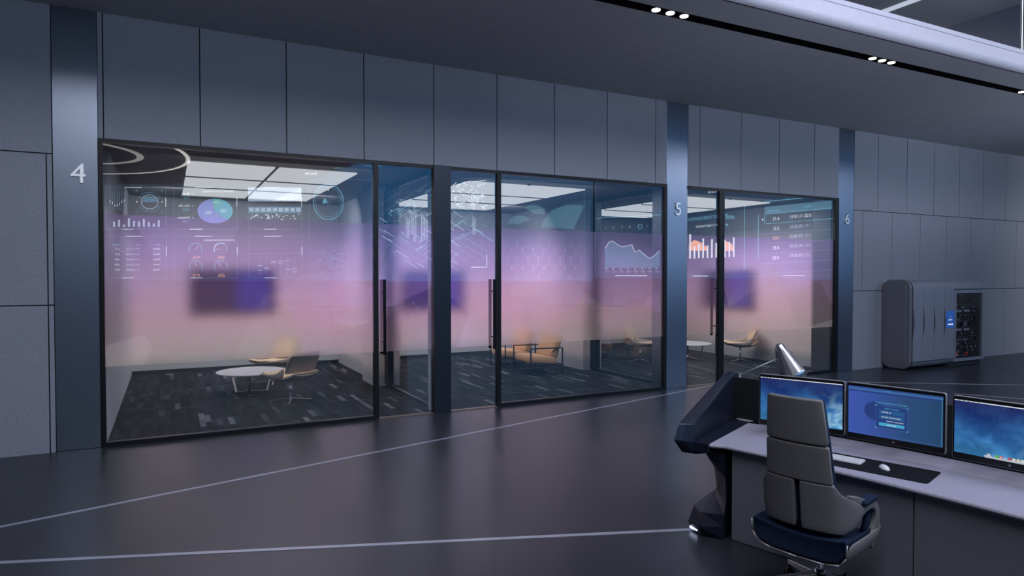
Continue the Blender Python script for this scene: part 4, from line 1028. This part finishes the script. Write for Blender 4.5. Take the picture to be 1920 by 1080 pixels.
# bar chart
cy.text('THE LAST THREE QUARTERS OF 2020', 1366, 407, 6.2, 'LEFT'); gr.text('UNIT CHECKED', 1362, 422, 4.0); wh.text('NOT CHECKED', 1333, 425, 4.0); cy.rect(1362, 420, 1366, 423); cy.rect(1330, 422, 1334, 425)
for k, hgt in enumerate((46, 23, 27, 37, 24, 36, 28, 33, 34, 30, 38)): 
    x = 1293.5 + 8.0 * k + .2 * k; wh.rect(x, 485 - .2 * k - hgt, x + 3.2 - .05 * k, 485 - .3 * k)
og.poly([(1293, 458), (1302, 450), (1312, 453), (1318, 457), (1326, 463), (1326, 470), (1293, 470)], .028); og.poly([(1350, 462), (1362, 452), (1374, 458), (1376, 470), (1350, 472)], .028)
for k in range(4): cy.poly([(1361 + 4 * k, 404), (1363 + 4 * k, 404), (1366 + 4 * k, 407.5), (1363 + 4 * k, 411), (1361 + 4 * k, 411), (1364 + 4 * k, 407.5)])
for k in range(6): dm_.text('RS', 1393, 428 + 11 * k, 4)
cy.line((1397, 385), (1397, 505), 1.0); cy.line((1423, 402), (1423, 485), 1.0)
# table
dm_.poly([(1434, 388), (1560, 376), (1560, 392), (1434, 402)], .02); cy.poly([(1434, 402), (1560, 391), (1560, 410), (1434, 420)], .015) if False else None
cy.line((1435, 402), (1562, 390), .8); cy.line((1435, 420), (1562, 410), .8); cy.line((1435, 402), (1435, 420), .8)
cy.text('duration', 1463, 396.5, 6.3); cy.text('time', 1523, 388.5, 6.3)
for k, (a_, b2) in enumerate((('6.12', '5/25 11:18:31'), ('3.51', '1/31 09:28:55'), ('10.5', '1/31 09:28:55'), ('4.52', '1/31 09:28:55'), ('4.52', '1/31 09:28:55'))):
    y = 412.5 + 18.4 * k; (og if k == 2 else wh).text(a_, 1463, y, 6.6); (wh if k == 0 else gr).text(b2, 1523, y - 5.4 - .8 * (k == 0), 6.6, 'LEFT', 1.0)
    dm_.line((1428, 439 + 18.6 * k), (1564, 430 + 19 * k), .7)
wh.poly([(1430, 410), (1433, 412), (1430, 414)])
wh.line((1300, 517.5), (1330, 517.5), 1.5); wh.line((1470, 517), (1510, 517), 1.5); dm_.line((1250, 518), (1560, 517), .7)
cy.line((1432, 379), (1560, 366), 1.2); cy.line((1290, 352), (1385, 358), .8); wh.text('Area 04', 1345, 361, 5)
for pn, nm in ((cy, 'side_cyan_graphics'), (dm_, 'side_dim_graphics'), (wh, 'side_white_graphics'), (gr, 'side_pale_graphics'), (og, 'side_orange_figures'), (vi2, 'side_area_chart')): pn.done(nm)
vi.bm.free()

# oval ceiling feature with light rings, far end of the hall
rg = empty('ring_light', (-4.4, -12.2, 6.9)); tag(rg, 'large oval ceiling ring light over the hall, mirrored at the top of the left glass', 'ring light')
def oval(rx, ry, w, key, nm, z=0.0):
    bm = bmesh.new(); n = 72; A = [[], []]
    for k in range(n):
        a_ = 2 * PI * k / n
        for j, e_ in enumerate((0, w)): A[j].append(bm.verts.new(((rx + e_) * math.cos(a_), (ry + e_) * math.sin(a_), z)))
    for k in range(n): bm.faces.new((A[0][k], A[0][(k + 1) % n], A[1][(k + 1) % n], A[1][k]))
    obj(nm, bm, key, rg, normals=False)
M['ringdim'] = emit('ring_dim_glow', (.85, .82, .76), 2.2)
M['ringlight'] = emit('ring_glow', (.9, .87, .80), 5.0)
oval(5.1, 6.3, .16, 'ringlight', 'outer_ring'); oval(3.3, 3.1, .26, 'ringdim', 'inner_ring')
bm = bmesh.new(); vs = [bm.verts.new((5.4 * math.cos(2 * PI * k / 72), 6.6 * math.sin(2 * PI * k / 72), .02)) for k in range(72)]; bm.faces.new(vs); obj('backing', bm, 'upperceil', rg, normals=False)
bm = bmesh.new()
for k in range(4): tube(bm, (3.6 * math.cos(k * PI / 2 + .6), 4.6 * math.sin(k * PI / 2 + .6), .02), (3.6 * math.cos(k * PI / 2 + .6), 4.6 * math.sin(k * PI / 2 + .6), 1.7), .03, seg=8)
obj('hanger', bm, 'blackmatte', rg)
struct('ceiling_hall', B(-30, 45, -34, 4.5, 8.6, 8.7), 'upperceil')
bm = bmesh.new(); q0, q1 = MA.pt(60, 515), MA.pt(1112, 515); q2 = SD.pt(1120, 515); q3 = SD.pt(1640, 515)
nb = -Main.nrm * .25
prism(bm, [(q0.x + nb.x, q0.y + nb.y), (q1.x + nb.x + .1, q1.y + nb.y), (q1.x + 2 * nb.x + .1, q1.y + 2 * nb.y), (q0.x + 2 * nb.x, q0.y + 2 * nb.y)], 2, 0, 8.6)
prism(bm, [(20.12, q1.y - .6), (20.5, q1.y - .6), (20.5, q3.y), (20.12, q3.y)], 2, 0, 5.6)
struct('wall_hall', bm, 'soffit')

# ------------------------------------------------------------------ further desk row across the hall
def rowcopy(loc, rz, label):
    c = copy_tree(con); c.location = loc; c.rotation_euler = (0, 0, rz); tag(c, label); c['group'] = 'desk rows across the hall'
rowcopy((6.5, -6.0, 0), R(-62), 'second curved control desk across the hall, mirrored in the left glass')
rowcopy((15.0, -3.2, 0), R(-40), 'third curved control desk across the hall, mirrored in the right glass')
mons = [o for o in COL.objects if o.name.startswith('monitor')]
base = mons[0]
for (loc, rz, nm), lb3 in zip((((6.5, -6.0, 0), R(-62), 'second'), ((15.0, -3.2, 0), R(-40), 'third')), (1, 2)):
    Tm = Matrix.Translation(loc) @ Matrix.Rotation(rz, 4, 'Z') @ Matrix.Translation((-4.15, -2.5, 0))
    for k, th in enumerate((13.4, 9.9, 6.4, 2.9, -.6)):
        p_ = Tm @ Vector((AC.x + 11.6 * math.cos(R(th)), AC.y + 11.6 * math.sin(R(th)), 1.06))
        c = copy_tree(mons[1 if k % 2 else 0]); c.location = p_; c.rotation_euler = (0, 0, rz + R(th - (10.2 if k % 2 else 17.0)))
        tag(c, '%s monitor on the %s control desk, seen only as a reflection' % (('first', 'next', 'central', 'fourth', 'last')[k], nm)); c['group'] = 'monitors across the hall'

# ------------------------------------------------------------------ light
wd = bpy.data.worlds.new('world'); SC.world = wd; wd.use_nodes = True
bg = wd.node_tree.nodes['Background']; bg.inputs[0].default_value = (.42, .48, .62, 1); bg.inputs[1].default_value = .16
def area(name, loc, target, sx, sy, power, col):
    l = bpy.data.lights.new(name, 'AREA'); l.shape = 'RECTANGLE'; l.size = sx; l.size_y = sy; l.energy = power; l.color = col
    o = bpy.data.objects.new(name, l); COL.objects.link(o); o.location = loc
    o.rotation_euler = (Vector(target) - Vector(loc)).to_track_quat('-Z', 'Y').to_euler(); return o
area('atrium_fill', (4, -1.5, 8.35), (6.5, 7.5, 2.5), 14, 4, 1150, (.87, .89, 1.0))  # added overhead fill below the closed ceiling, no real skylight
area('atrium_fill_east', (22.6, -2.0, 8.35), (19, 8.5, 2.5), 5.2, 4.5, 900, (.87, .89, 1.0))  # second overhead fill, added to brighten the right wall
area('upper_floor_fill', (14, 9.0, 5.7), (14, 10.5, 8.6), 8, 2, 90, (.85, .88, 1.0))  # unseen fill added to brighten the upper floor ceiling
area('desk_downlight', (6.0, 1.5, 8.3), (5.5, 2.2, 0), 5, 3, 260, (.80, .80, 1.0))
for x in (1.5, 5.98): area('room_wall_fill', (x, 13.9, 3.64), (x, 15.9, 1.5), 3.2, .3, 105, (1, .97, .95))  # fills added to brighten the rear walls, not real fittings
area('room_side_fill', (11.2, 11.6, 3.64), (12.95, 11.8, 1.6), .3, 2.4, 70, (1, .97, .95))  # added fill brightening the side wall of the right room
def low_fill(x, w, power):
    o = area('floor_fill', (x, -1.5, .4), (x, 5.5, 5.3), w, .4, power, (.84, .88, 1.0)); o.data.spread = math.radians(52)  # unseen fill added behind the camera to lift soffit and wall top
for x, w, p in ((-6, 6, 12), (1, 6, 22), (8, 6, 36), (15, 6, 55), (22, 6, 75), (29, 6, 60)): low_fill(x, w, p)
for x in (1.5, 5.98, 10.8): area('room_front_fill', (x, 10.0, 3.62), (x, 12.0, .3), 2.6, .3, 42, (1, .97, .94))  # fills added to light the furniture sides facing the glass
